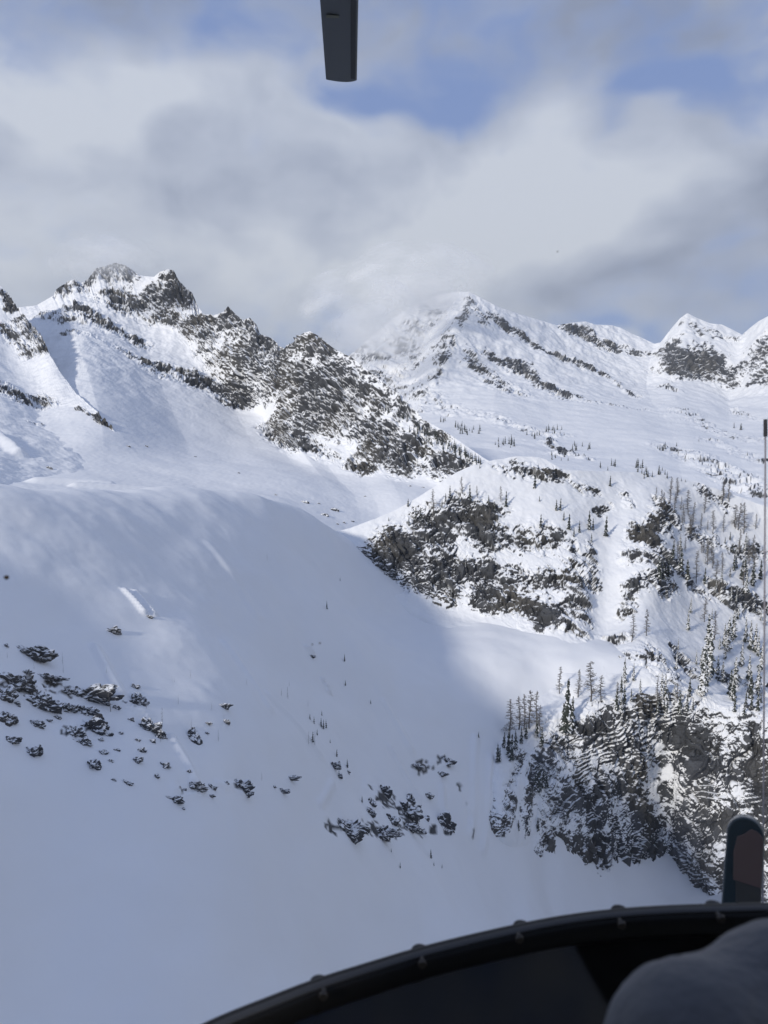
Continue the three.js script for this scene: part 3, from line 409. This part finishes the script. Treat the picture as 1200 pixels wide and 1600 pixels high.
outcrops([[521, 1194, 22, 9], [649, 1198, 24, 7], [697, 1190, 28, 14], [687, 1208, 22, 7], [537, 1294, 58, 26], [594, 1304, 46, 18], [603, 1236, 15, 20], [583, 1256, 11, 14], [635, 1268, 34, 26], [638, 1292, 28, 13], [659, 1301, 13, 8], [697, 1290, 24, 32], [613, 1280, 17, 17], [578, 1268, 15, 12], [667, 1243, 12, 9], [667, 1278, 11, 8], [545, 1205, 9, 6], [531, 1213, 8, 8], [640, 1252, 14, 16], [655, 1264, 9, 14], [720, 1312, 8, 8], [728, 1284, 8, 10], [564, 1304, 7, 5]],
  'the mid valley break of slope', 'along the break of slope in mid valley');
outcrops([[507, 804, 11, 8, 1], [523, 796, 10, 8, 1], [477, 785, 10, 7, 1.4], [526, 819, 5, 3], [536, 817, 5, 3], [550, 815, 5, 3], [498, 786, 5, 3], [76, 731, 8, 4], [372, 739, 4, 2], [305, 713, 4, 2], [430, 772, 5, 3], [252, 772, 4, 2], [284, 773, 4, 2], [200, 697, 6, 3], [228, 697, 5, 3], [640, 759, 5, 3], [660, 760, 4, 2], [568, 775, 4, 2]],
  'the snowy bowl floor', 'on the bowl floor below the ridge');

// ---------------------------------------------------------------- trees
const barkMat = new THREE.MeshStandardMaterial({ color: new THREE.Color().setRGB(.10, .092, .086), roughness: .95 });
const twigMat = new THREE.MeshStandardMaterial({ color: new THREE.Color().setRGB(.15, .138, .128), roughness: .95 });
const needleMat = new THREE.MeshStandardMaterial({ vertexColors: true, roughness: .9 });
function prism(pos, a, b, ra, rb, sides = 3) {                       // a tapering stick
  const d = new THREE.Vector3().subVectors(b, a).normalize(), u = Math.abs(d.y) < .9 ? new THREE.Vector3(0, 1, 0).cross(d).normalize() : new THREE.Vector3(1, 0, 0).cross(d).normalize(), v = new THREE.Vector3().crossVectors(d, u), P = (c, r, k) => { const t = k / sides * 2 * Math.PI; return [c.x + r * (Math.cos(t) * u.x + Math.sin(t) * v.x), c.y + r * (Math.cos(t) * u.y + Math.sin(t) * v.y), c.z + r * (Math.cos(t) * u.z + Math.sin(t) * v.z)]; };
  for (let k = 0; k < sides; k++) { const A = P(a, ra, k), B = P(a, ra, k + 1), C = P(b, rb, k), D = P(b, rb, k + 1); pos.push(...A, ...B, ...C, ...B, ...D, ...C); }
}
function geo(pos, col) { const g = new THREE.BufferGeometry(); g.setAttribute('position', new THREE.Float32BufferAttribute(pos, 3)); if (col) g.setAttribute('color', new THREE.Float32BufferAttribute(col, 3)); g.computeVertexNormals(); return g; }
const V = (x, y, z) => new THREE.Vector3(x, y, z);
// every tree is built 10 m tall at the origin, foot a little below the snow
function larchShapes(seed, detail) {
  const r = rng(seed), t = [], b = [], lean = (r() - .5) * .5, axis = (h) => V(lean * h / 10 * (h / 10), h, .2 * Math.sin(h * .5 + seed));
  for (let i = 0; i < 5; i++) prism(t, axis(i * 2 - (i ? 0 : .6)), axis(i * 2 + 2), .17 - .03 * i, .14 - .03 * i, 5);
  const n = detail ? 70 : 30, w = 1.0 + r() * .5;
  for (let i = 0; i < n; i++) {
    const h = 1.3 + 8.5 * Math.pow((i + r()) / n, .9), a = r() * 6.283, L = w * (.35 + 1.15 * Math.pow(1 - h / 10.3, .75)) * (.25 + 1.05 * r()), s = axis(h), c = Math.cos(a), z = Math.sin(a);
    const m = V(s.x + c * L * .55, h - .10 * L, s.z + z * L * .55), e = V(s.x + c * L, h + .08 * L * (r() - .2), s.z + z * L);
    prism(b, s, m, detail ? .06 : .10, .05); prism(b, m, e, .05, .022);
    if (detail) for (let k = 0; k < 5; k++) { const q = s.clone().lerp(e, .25 + .15 * k), sd = k % 2 ? 1 : -1, l = L * .32 * (1 - .1 * k); prism(b, q, V(q.x - z * sd * l + c * l * .5, q.y + (r() - .6) * .35, q.z + c * sd * l + z * l * .5), .05, .025); }
  }
  return [geo(t), geo(b)];
}
function firShapes(seed, detail, snow) {
  const r = rng(seed), t = [], b = [], col = [], w = .95 + r() * .45;
  prism(t, V(0, -.6, 0), V(0, 9.4, 0), .2, .03, 5);
  const n = detail ? 300 : 80, bough = (h, a, L, tone) => {
    const c = Math.cos(a), s = Math.sin(a), f = .16 + .2 * L, P = (d, up, side) => [c * d - s * side, h + up, s * d + c * side];
    const p0 = P(0, .1, 0), l = P(L * .6, -.12 * L, f), q = P(L * .6, -.12 * L, -f), tip = P(L, -.42 * L, 0), un = P(L * .5, -.5 * L, 0);
    b.push(...p0, ...q, ...l, ...l, ...q, ...tip, ...p0, ...l, ...un, ...un, ...l, ...tip, ...p0, ...un, ...q, ...q, ...un, ...tip);
    const sn = r() < snow ? 1 : 0;
    for (let k = 0; k < 18; k++) { const k2 = sn && k < 6; for (let m = 0; m < 3; m++) col.push(k2 ? SNOW[m] : [.044, .052, .043][m] * tone); }
  };
  for (let i = 0; i < n; i++) { const h = .5 + 9.3 * Math.pow((i + r()) / n, .95), y = 1 - h / 10, L = w * (.12 + 1.25 * Math.pow(y, .8)) * (.55 + .65 * r()) * (.85 + .3 * Math.sin(h * 3.1 + seed)); bough(h, i * 2.4 + r() * .8, L, .7 + .7 * r()); }
  return [geo(t), geo(b, col)];
}
const SHAPES = {
  larch: [1, 2, 3, 4].map((s) => larchShapes(s, true)), fir: [11, 12, 13].map((s) => firShapes(s, true, .16)), snowy: [21, 22, 23].map((s) => firShapes(s, true, .58)),
  larchSmall: [31, 32, 33].map((s) => larchShapes(s, false)), firSmall: [41, 42, 43].map((s) => firShapes(s, false, .12)),
};
const NAMES = { larch: ['larch_tree', 'larch'], larchSmall: ['larch_tree', 'larch'], fir: ['fir_tree', 'fir tree'], firSmall: ['fir_tree', 'fir tree'], snowy: ['fir_tree', 'fir tree'] };
const treeRandom = rng(5), models = new Map();
function tree(kind, px, py, h, wide = 1) {
  const list = SHAPES[kind], i = Math.floor(treeRandom() * list.length), p = ground(px, py), hm = h * Math.hypot(p.x, p.y, p.z) / F * 1.02;
  let o = models.get(kind + i);
  if (!o) {
    o = new THREE.Group();
    mesh('trunk', list[i][0], barkMat, o); mesh('crown', list[i][1], kind.startsWith('larch') ? twigMat : needleMat, o); models.set(kind + i, o);
  }
  o = o.clone(); o.name = numbered(NAMES[kind][0]); scene.add(o); o.userData = {};
  o.position.copy(p); o.rotation.set((treeRandom() - .5) * .09, treeRandom() * 6.28, (treeRandom() - .5) * .09); const s = hm / 10, k = s * wide * (.9 + .3 * treeRandom()); o.scale.set(k, s, k);
  return o;
}
// trees told apart by their order in a stand
function stand(kind, adjective, where, group, list, wide) {
  const sorted = [...list].sort((a, b) => a[0] - b[0]), n = sorted.length;
  sorted.forEach(([x, y, h], i) => tag(tree(kind, x, y, h, wide), adjective + ' ' + NAMES[kind][1] + ' ' + where + (n > 1 ? ', ' + place(i, n) : ''), NAMES[kind][1], group));
}
// trees that nothing tells apart
function scatter(kind, label, group, list, wide) { for (const [x, y, h] of list) tag(tree(kind, x, y, h, wide), label, NAMES[kind][1], group); }

stand('larch', 'bare grey', 'on the snow edge above the lower cliff', 'larches above the lower cliff', [[874, 1082, 42], [903, 1088, 43], [922, 1094, 62], [939, 1093, 38]], 1.15);
stand('fir', 'dense dark', 'in the clump below the larch row', 'firs below the larch row', [[884, 1142, 80], [879, 1142, 44], [890, 1140, 52]], .8);
stand('larch', 'tall bare', 'in the crowded stand above the cliff', 'larches of the crowded stand', [[797, 1148, 56], [810, 1138, 52], [818, 1138, 54], [826, 1136, 58], [836, 1136, 58], [843, 1142, 40]], 1.15);
stand('fir', 'short dark', 'at the foot of the larch stand', 'firs at the foot of the larch stand', [[787, 1167, 24], [794, 1178, 42], [799, 1186, 40], [776, 1189, 28], [806, 1170, 30], [822, 1153, 26], [839, 1150, 30], [847, 1165, 30], [781, 1186, 20], [814, 1160, 26]], .9);
stand('fir', 'dark', 'on the snow chute of the cliff', 'firs on the snow chute', [[836, 1234, 36], [841, 1234, 40], [849, 1231, 30], [854, 1228, 22], [831, 1244, 15], [811, 1297, 16], [841, 1297, 20]], 1);
stand('snowy', 'snow laden', 'on ledges above the lower cliff', 'firs on the ledges above the cliff', [[974, 1067, 38], [990, 1062, 27], [1032, 1101, 48], [1039, 1103, 45], [971, 1113, 30], [1000, 1080, 20]], .85);
stand('larch', 'thin bare', 'on ledges above the lower cliff', 'larches on the ledges above the cliff', [[965, 1102, 36], [1027, 1096, 36], [1056, 1095, 26], [1010, 993, 39], [989, 1000, 41]], 1.1);
stand('snowy', 'tall snow covered', 'in the column below the knoll', 'tall firs below the knoll', [[1105, 1036, 72], [1097, 1086, 76], [1109, 1058, 78], [1096, 1040, 28], [1121, 1050, 26], [1103, 1070, 50]], .8);
stand('snowy', 'snowy', 'on the shaded slope beside the aerial', 'firs on the shaded right slope', [[1136, 1016, 50], [1147, 998, 43], [1164, 1003, 36], [1172, 1014, 42], [1180, 1018, 42], [1158, 1040, 34], [1188, 1046, 40], [1168, 1060, 36], [1148, 1068, 40], [1128, 1064, 30], [1184, 1080, 40], [1142, 1090, 30]], .85);
stand('larch', 'thin bare', 'on the shaded slope past the knoll', 'larches on the shaded right slope', [[1101, 970, 36], [1116, 998, 42], [1048, 773, 27], [1058, 772, 26], [1074, 803, 36], [1064, 797, 20], [1055, 797, 24], [1033, 795, 28], [1037, 797, 26], [1024, 780, 18], [1095, 826, 24], [1081, 834, 27], [1105, 829, 15], [1153, 826, 38], [1163, 833, 44], [1149, 823, 32], [1180, 826, 22], [1128, 897, 32], [1119, 905, 29], [1087, 908, 46], [1105, 880, 36]], 1);
stand('fir', 'small dark', 'among rocks past the knoll', 'firs among the rocks right of the knoll', [[1065, 891, 34], [1030, 902, 35], [1036, 905, 28], [1044, 900, 30], [1147, 891, 24], [1164, 897, 26], [1177, 914, 34], [1140, 843, 12], [1132, 848, 10], [1144, 862, 12], [1188, 905, 28], [1100, 912, 24], [1075, 905, 30], [1158, 905, 28], [1050, 870, 26]], .9);
stand('fir', 'slender', 'on sunlit snow ribs of the knoll', 'firs on the knoll ribs', [[921, 827, 29], [927, 827, 18], [946, 837, 31], [905, 831, 18], [888, 826, 24], [874, 797, 19], [869, 797, 17], [924, 847, 14], [835, 763, 23], [845, 824, 22], [953, 759, 16], [888, 944, 14], [843, 782, 9], [880, 812, 14], [897, 838, 14]], .85);
stand('larch', 'scraggy bare', 'on the shoulder above the knoll cliff', 'larches on the knoll shoulder', [[676, 798, 34], [721, 770, 26], [745, 777, 19], [782, 782, 24], [765, 808, 16]], 1.3);
stand('fir', 'small dark', 'on the shoulder above the knoll cliff', 'firs on the knoll shoulder', [[648, 813, 21], [657, 813, 21], [697, 782, 13], [702, 777, 19], [734, 780, 24], [791, 790, 24], [762, 787, 13], [773, 796, 15], [637, 790, 13], [638, 821, 14], [607, 812, 7], [598, 831, 9], [690, 793, 14], [668, 818, 12], [716, 783, 11]], .9);
scatter('larchSmall', 'thin bare young tree dotted among rocks on the shaded left slope', 'young trees on the shaded left slope', [[99, 1038, 17], [101, 1052, 12], [172, 1110, 38], [254, 1135, 30], [297, 1143, 20], [280, 1101, 15], [297, 1059, 12], [270, 1064, 9], [275, 1067, 8], [340, 1158, 18], [448, 1090, 19], [440, 1086, 11], [452, 1072, 9], [387, 1070, 9], [483, 1103, 9], [418, 874, 10], [410, 1218, 13], [229, 1106, 19], [252, 1158, 20], [333, 1107, 11], [485, 1163, 20], [491, 1163, 21], [169, 1053, 9], [12, 1030, 9], [350, 1122, 9], [55, 1045, 10]], .55);
scatter('firSmall', 'tiny dark young fir on the shaded slope in mid valley', 'young firs in mid valley', [[539, 1031, 12], [539, 1072, 9], [581, 1099, 7], [484, 1125, 9], [490, 1130, 12], [500, 1135, 14], [505, 1140, 15], [510, 1138, 14], [497, 1148, 10], [488, 1160, 16], [515, 1160, 6], [527, 1181, 12], [543, 1200, 14], [531, 1216, 14], [566, 1253, 11], [673, 1341, 14], [746, 1153, 9], [513, 952, 13], [530, 907, 6], [677, 1353, 6], [612, 1332, 6], [627, 1355, 9], [692, 1357, 7], [504, 1118, 8], [742, 1180, 12], [741, 1205, 10]], .9);
{
  const r = rng(99), far = [], misc = [], thin = [];
  for (let i = 0; i < 34; i++) misc.push([1052 + 145 * r(), 850 + 235 * r(), 9 + 34 * r() * r() + 8 * r()]);
  for (let i = 0; i < 34; i++) thin.push([1045 + 152 * r(), 775 + 170 * r(), 14 + 22 * r()]);
  const rim = []; for (let i = 0; i < 26; i++) rim.push([945 + 250 * r(), 1078 + 42 * r(), 14 + 26 * r() * r() + 6 * r()]);
  scatter('fir', 'dark fir rooted along the broken lip of the lower cliff', 'dark firs along the lip of the lower cliff', rim, .8);
  scatter('snowy', 'snow dusted fir in the loose wood on the shaded right slope', 'loose wood on the shaded right slope', misc, .75);
  scatter('larch', 'thin bare larch in the loose wood on the shaded right slope', 'bare larches in the loose wood on the right slope', thin, .9);
  for (let i = 0; i < 110; i++) { const t = Math.pow(r(), .8), x = 600 + 152 * t, y = 632 + 88 * t + (r() * r()) * (16 + 14 * (1 - t)); far.push([x, y + 4, 7 + 9 * r() * (.5 + .5 * t)]); }
  for (const [x, y, n, w, h, where] of [[742, 674, 14, 24, 8, 'in the clump under the arete of the high peak'], [790, 693, 14, 22, 8, 'in the wide clump right above the knoll top'], [836, 681, 10, 14, 7, 'above the small rock band, left end'], [866, 675, 14, 18, 7, 'along the top of the small rock band'], [905, 699, 10, 16, 8, 'right of the small rock band'], [1020, 741, 16, 24, 9, 'in the dense row on the skyline of the right shoulder'], [696, 658, 4, 8, 7, 'just right of the ridge foot'], [1034, 703, 5, 8, 8, 'in the lone clump in the basin middle'], [997, 730, 5, 6, 10, 'left of the dense skyline row'], [718, 668, 6, 10, 8, 'between ridge foot and arete'], [945, 733, 3, 16, 9, 'standing apart on the shoulder skyline'], [1073, 753, 2, 10, 8, 'past the dense skyline row'], [1153, 671, 3, 8, 7, 'high on the far right snowfield'], [880, 715, 8, 22, 7, 'below the small rock band'], [1110, 700, 4, 60, 6, 'strewn over the far right snowfield'], [955, 727, 3, 8, 13, 'in the taller trio on the shoulder']]) {
      const bench = []; for (let i = 0; i < n; i++) bench.push([x + (r() - .5) * 2 * w, y + (r() - .5) * w * .55, h * (.6 + .9 * r())]);
      scatter('firSmall', 'tiny dark fir ' + where, 'far firs ' + where, bench, .9);
    }
  // the thin wood on the ridge edge reads as one mass of specks
  const [ft, fb] = SHAPES.firSmall[0], tc = ft.clone(); tc.setAttribute('color', new THREE.Float32BufferAttribute(new Float32Array(ft.attributes.position.count * 3).fill(.09), 3));
  const wood = new THREE.InstancedMesh(mergeGeometries([tc, fb]), needleMat, far.length), put = new THREE.Object3D();
  far.forEach(([x, y, h], i) => { put.position.copy(ground(x, y)); const k = h * put.position.length() / F / 10; put.scale.set(k * .9, k, k * .9); put.rotation.y = r() * 6.28; put.updateMatrix(); wood.setMatrixAt(i, put.matrix); });
  wood.name = 'fir_wood'; wood.castShadow = wood.receiveShadow = true; scene.add(wood); tag(wood, 'thin wood of tiny dark firs along the edge of the rocky left ridge', 'wood', null, 'stuff');
}

// ---------------------------------------------------------------- the helicopter that one looks out of
{
  const heli = thing('helicopter', 'dark helicopter nose frame, mirror, aerial and rotor blade around the view', 'helicopter');
  const C = V(.1, -.02, .05), RAD = V(.78, .72, 1.0);
  const onGlass = (px, py, grow = 1) => {                            // where a sight line meets the inside of the windscreen bubble
    const d = at(px, py, 1), o = C.clone().negate(); let a = 0, b = 0, c = -grow * grow;
    for (const k of ['x', 'y', 'z']) { a += (d[k] / RAD[k]) ** 2; b += 2 * d[k] * o[k] / RAD[k] ** 2; c += (o[k] / RAD[k]) ** 2; }
    return d.multiplyScalar((-b + Math.sqrt(b * b - 4 * a * c)) / (2 * a));
  };
  const M = (c, roughness, extra = {}) => new THREE.MeshPhysicalMaterial({ color: new THREE.Color().setRGB(...c), roughness, ...extra });
  const black = M([.010, .010, .011], .5), trim = M([.007, .0065, .006], .5, { specularIntensity: .5 }), screwMat = M([.06, .052, .045], .4, { metalness: .8 });
  // windscreen
  const glass = new THREE.SphereGeometry(1, 72, 48, Math.PI, Math.PI).scale(RAD.x, RAD.y, RAD.z).translate(C.x, C.y, C.z).rotateY(0);
  const gp = glass.attributes.position; let front = 0; for (let i = 0; i < gp.count; i++) front += gp.getZ(i) < C.z ? 1 : -1;
  if (front < 0) { for (let i = 0; i < gp.count; i++) gp.setZ(i, 2 * C.z - gp.getZ(i)); glass.computeVertexNormals(); }
  const pane = mesh('windscreen', glass, M([.97, .975, .98], 0, { transmission: 1, thickness: 0, ior: 1.3, side: THREE.DoubleSide }), heli);
  const grime = M([.05, .04, .03], .9), speck = (px, py, r, q) => {
    const g = new THREE.IcosahedronGeometry(1, 4), a = g.attributes.position; for (let i = 0; i < a.count; i++) { const f = 1 + .5 * fbm(a.getX(i) * 1.3 + q, a.getY(i) * 1.3, a.getZ(i) * 1.3, 3); a.setXYZ(i, a.getX(i) * f * r, a.getY(i) * f * r * .8, a.getZ(i) * r * .3); }
    g.computeVertexNormals(); mesh('dirt_speck', g, grime, pane).position.copy(onGlass(px, py, .995));
  };
  speck(10, 902, .0026, 1); speck(500, 1005, .0012, 2); speck(488, 1007, .0011, 3); speck(871, 393, .0009, 4);
  // cabin behind the eye
  const shell = new THREE.SphereGeometry(1, 48, 32).scale(RAD.x + .01, RAD.y + .01, 1.1).translate(C.x, C.y, C.z), sp = shell.attributes.position, keep = [], ix = shell.index.array;
  for (let i = 0; i < ix.length; i += 3) if ([0, 1, 2].every((k) => sp.getZ(ix[i + k]) > C.z - .02)) keep.push(ix[i], ix[i + 1], ix[i + 2]);
  shell.setIndex(keep); mesh('cabin_shell', shell, M([.02, .02, .022], .8, { side: THREE.DoubleSide }), heli);
  // frame along the foot of the windscreen
  const top = [[60, 1765], [200, 1672], [330, 1600], [430, 1558], [500, 1531], [600, 1499], [660, 1481], [760, 1456], [870, 1433], [960, 1421], [1050, 1415], [1130, 1413], [1220, 1412], [1320, 1418]];
  const curve = new THREE.CatmullRomCurve3(top.map(([x, y]) => onGlass(x, y + 24, 1))), sweep = (section, n, name, m, parent, c = curve) => {
    const pos = [], idx = [], k = section.length;
    for (let i = 0; i <= n; i++) {
      const p = c.getPoint(i / n), t = c.getTangent(i / n), out = p.clone().normalize(), u = V(0, 1, 0); u.addScaledVector(t, -u.dot(t)).normalize(); out.addScaledVector(t, -out.dot(t)).addScaledVector(u, -out.dot(u)).normalize();
      for (const [a, b] of section) pos.push(p.x + u.x * a + out.x * b, p.y + u.y * a + out.y * b, p.z + u.z * a + out.z * b);
    }
    for (let i = 0; i < n; i++) for (let j = 0; j < k; j++) { const a = i * k + j, b = i * k + (j + 1) % k; idx.push(a, a + k, b, b, a + k, b + k); }
    const g = new THREE.BufferGeometry(); g.setAttribute('position', new THREE.Float32BufferAttribute(pos, 3)); g.setIndex(idx); g.computeVertexNormals(); return mesh(name, g, m, parent);
  };
  const ring = (w, h, n = 20, p = 3) => [...Array(n).keys()].map((i) => { const a = i / n * 2 * Math.PI, c = Math.cos(a), s = Math.sin(a); return [Math.sign(s) * h * Math.pow(Math.abs(s), 2 / p), Math.sign(c) * w * Math.pow(Math.abs(c), 2 / p)]; });
  const frame = sweep(ring(.012, .0125), 90, 'window_frame', trim, heli);
  sweep(ring(.004, .0018).map(([a, b]) => [a + .0128, b - .004]), 90, 'seal', M([.03, .03, .032], .6), frame);
  for (const [x, y] of [[345, 1597], [498, 1531], [656, 1482], [815, 1444], [968, 1420], [1116, 1413]]) {
    const g = new THREE.SphereGeometry(.0085, 20, 12).scale(1, .4, 1), p = onGlass(x, y + 3, 1.012); mesh('rivet', g, trim, frame).position.copy(p);
  }
  for (const [x, y] of [[505, 1553], [660, 1503], [812, 1464], [972, 1442], [1127, 1432], [345, 1622]]) {
    const g = mergeGeometries([new THREE.CylinderGeometry(.0034, .0042, .003, 14), new THREE.CylinderGeometry(.0018, .0018, .010, 10).translate(0, -.004, 0)].map((q) => q.rotateX(Math.PI / 2))), p = onGlass(x, y + 4, .972); mesh('screw', g, screwMat, frame).position.copy(p);
  }
  // dark lining below the frame
  {
    const pos = [], idx = [], n = 60, rows = 14;
    for (let i = 0; i <= n; i++) { const p = curve.getPoint(i / n), q = p.clone().normalize(); for (let j = 0; j <= rows; j++) { const t = j / rows; pos.push(p.x - q.x * .012 * t - q.x * .25 * t * t, p.y - .012 - .26 * Math.sin(t * 1.4), p.z - q.z * .3 * t * t); } }
    for (let i = 0; i < n; i++) for (let j = 0; j < rows; j++) { const a = i * (rows + 1) + j, b = a + rows + 1; idx.push(a, b, a + 1, b, b + 1, a + 1); }
    const g = new THREE.BufferGeometry(); g.setAttribute('position', new THREE.Float32BufferAttribute(pos, 3)); g.setIndex(idx); g.computeVertexNormals();
    mesh('nose_lining', g, M([.004, .004, .005], .6, { specularIntensity: .35, side: THREE.DoubleSide }), heli);
  }
  // grey moulded cowl low on the right: two lumps that flow into each other
  {
    const balls = [[at(1090, 1664, .34), .0455], [at(1245, 1582, .37), .0435], [at(1190, 1636, .355), .041]], c = at(1150, 1646, .355), g = new THREE.IcosahedronGeometry(1, 40), a = g.attributes.position;
    const field = (p) => { let s = 0; for (const [b, r] of balls) s += Math.exp(-(p.distanceTo(b) - r) / .008); return -.008 * Math.log(s); };
    for (let i = 0; i < a.count; i++) { const d = V(a.getX(i), a.getY(i), a.getZ(i)).normalize(); let lo = 0, hi = .3; for (let k = 0; k < 24; k++) { const m = (lo + hi) / 2; field(c.clone().addScaledVector(d, m)) < 0 ? lo = m : hi = m; } const p = d.clone().multiplyScalar(lo + .0016 * fbm(d.x * 5, d.y * 5, d.z * 5, 4)).add(c); a.setXYZ(i, p.x, p.y, p.z); }
    const idx = g; idx.computeVertexNormals();
    mesh('instrument_cowl', idx, M([.075, .077, .085], .6), heli);
  }
  // mirror housing outside the frame
  {
    const D = 1.0, b = at(1158, 1412, D), k = seen(b.x, b.y, b.z)[2] / F * .92, w = 31 * k, h = 137 * k, arch = (w0, w1, y0, y1) => { const s = new THREE.Shape(); s.moveTo(-w0, y0); s.lineTo(w0, y0); s.lineTo(w1, y1 - w1); s.absarc(0, y1 - w1, w1, 0, Math.PI); s.lineTo(-w0, y0); return s; };
    const m = new THREE.Group(); m.name = 'mirror'; heli.add(m); m.position.copy(b); m.lookAt(0, b.y * .4, 0);
    const sh = new THREE.ExtrudeGeometry(arch(w - .003, w - .004, -.03, h), { depth: .03, bevelEnabled: true, bevelSize: .003, bevelThickness: .006, bevelSegments: 6, curveSegments: 40 }).translate(0, 0, -.036);
    mesh('housing', sh, M([.006, .020, .024], .25), m);
    const x0 = -15 * k, face = new THREE.Shape(); face.moveTo(x0 + .001, 36 * k); face.lineTo(28 * k, 33 * k); face.lineTo(27 * k, 108 * k); face.quadraticCurveTo(24 * k, 121 * k, 8 * k, 122 * k); face.lineTo(-2 * k, 112 * k); face.lineTo(-12 * k, 106 * k); face.lineTo(x0 - .001, 80 * k);
    mesh('face', new THREE.ExtrudeGeometry(face, { depth: .0015, bevelEnabled: true, bevelSize: .0006, bevelThickness: .0008, bevelSegments: 2 }), M([.10, .056, .043], .5), m).position.z = .0005;
    const foot = new THREE.Shape(); foot.moveTo(-8 * k, 2 * k); foot.lineTo(29 * k, 2 * k); foot.lineTo(28 * k, 31 * k); foot.lineTo(-10 * k, 34 * k);
    mesh('lower_plate', new THREE.ExtrudeGeometry(foot, { depth: .001, bevelEnabled: true, bevelSize: .0005, bevelThickness: .0006, bevelSegments: 2 }), M([.024, .022, .016], .5), m).position.z = .0005;
  }
  // aerial
  {
    const a = at(1192, 1420, 1.35), b = at(1196, 668, 1.35), t = at(1196, 655, 1.35), rod = (p, q, r0, r1, name, m, parent) => { const d = q.clone().sub(p), g = new THREE.CylinderGeometry(r1, r0, d.length(), 12); const o = mesh(name, g, m, parent); o.position.copy(p).addScaledVector(d, .5); o.quaternion.setFromUnitVectors(V(0, 1, 0), d.normalize()); return o; };
    const g = new THREE.Group(); g.name = 'aerial'; heli.add(g);
    rod(a, b, .0016, .0014, 'rod', M([.28, .26, .29], .5), g); rod(at(1196, 682, 1.35), t, .0034, .0032, 'tip', M([.03, .03, .035], .5), g);
  }
  // rotor blade overhead, its tip in view
  {
    const T = at(533.5, 125, 4.6); let lo = 1, hi = 4.6; for (let i = 0; i < 40; i++) { const m = (lo + hi) / 2; at(530, 0, m).y < T.y ? lo = m : hi = m; }
    const P0 = at(530, 0, lo), dir = P0.clone().sub(T).normalize(), L = 4.9, chord = 42 / F * Math.hypot(T.x, T.y, T.z), sec = [];
    for (let i = 0; i < 28; i++) { const a = i / 28 * 2 * Math.PI, c = Math.cos(a); sec.push([c * chord / 2, Math.sin(a) * chord * .06 * (.55 + .45 * c)]); }
    const side = V(0, 1, 0).cross(dir).normalize().negate(), up = V(0, 1, 0), pos = [], idx = [], n = 12, k = sec.length;
    if (side.x < 0) side.negate();
    for (let i = 0; i <= n; i++) { const t = i === 0 ? 0 : i === 1 ? .006 : (i - 1) / (n - 1) * L, s = i === 0 ? .93 : 1; for (const [a, b] of sec) { const sl = i < 2 ? -.012 * (1 - (a / chord * 2) ** 2) * 1 : 0, p = T.clone().addScaledVector(dir, t + sl).addScaledVector(side, a * s).addScaledVector(up, b * s); pos.push(p.x, p.y, p.z); } }
    for (let i = 0; i < n; i++) for (let j = 0; j < k; j++) { const a = i * k + j, b = i * k + (j + 1) % k; idx.push(a, b, a + k, b, b + k, a + k); }
    for (let j = 1; j < k - 1; j++) idx.push(0, j + 1, j);
    const g = new THREE.BufferGeometry(); g.setAttribute('position', new THREE.Float32BufferAttribute(pos, 3)); g.setIndex(idx); g.computeVertexNormals();
    const blade = mesh('rotor_blade', g, M([.075, .085, .10], .5, { side: THREE.DoubleSide }), heli);
    const strip = (a0, a1, t0, t1, h, m, name) => { const q = new THREE.BoxGeometry(a1 - a0, .0016, t1 - t0), o = mesh(name, q, m, blade); o.quaternion.setFromRotationMatrix(new THREE.Matrix4().makeBasis(side, up, side.clone().cross(up))); o.position.copy(T).addScaledVector(dir, (t0 + t1) / 2).addScaledVector(side, (a0 + a1) / 2).addScaledVector(up, h); };
    strip(chord * .30, chord * .44, .04, L, -chord * .0515, M([.012, .012, .016], .6), 'erosion_strip');
    const S2 = T.y; let l2 = 1, h2 = 4.6; for (let i = 0; i < 40; i++) { const m = (l2 + h2) / 2; at(520, 23, m).y < S2 ? l2 = m : h2 = m; }
    const tt = at(520, 23, l2).distanceTo(T); strip(-chord * .36, -chord * .02, tt - .012, tt + .012, -chord * .047, M([.16, .16, .11], .6), 'stripe');
    // hub and mast above the cabin
    const hub = T.clone().addScaledVector(dir, L), top2 = mesh('rotor_hub', new THREE.CylinderGeometry(.16, .2, .22, 28), black, heli); top2.position.copy(hub);
    mesh('mast', new THREE.CylinderGeometry(.07, .12, hub.y - RAD.y - C.y + .1, 20), black, heli).position.set(hub.x, (hub.y + RAD.y + C.y) / 2 - .05, hub.z);
  }
}
renderer.render(scene, camera);
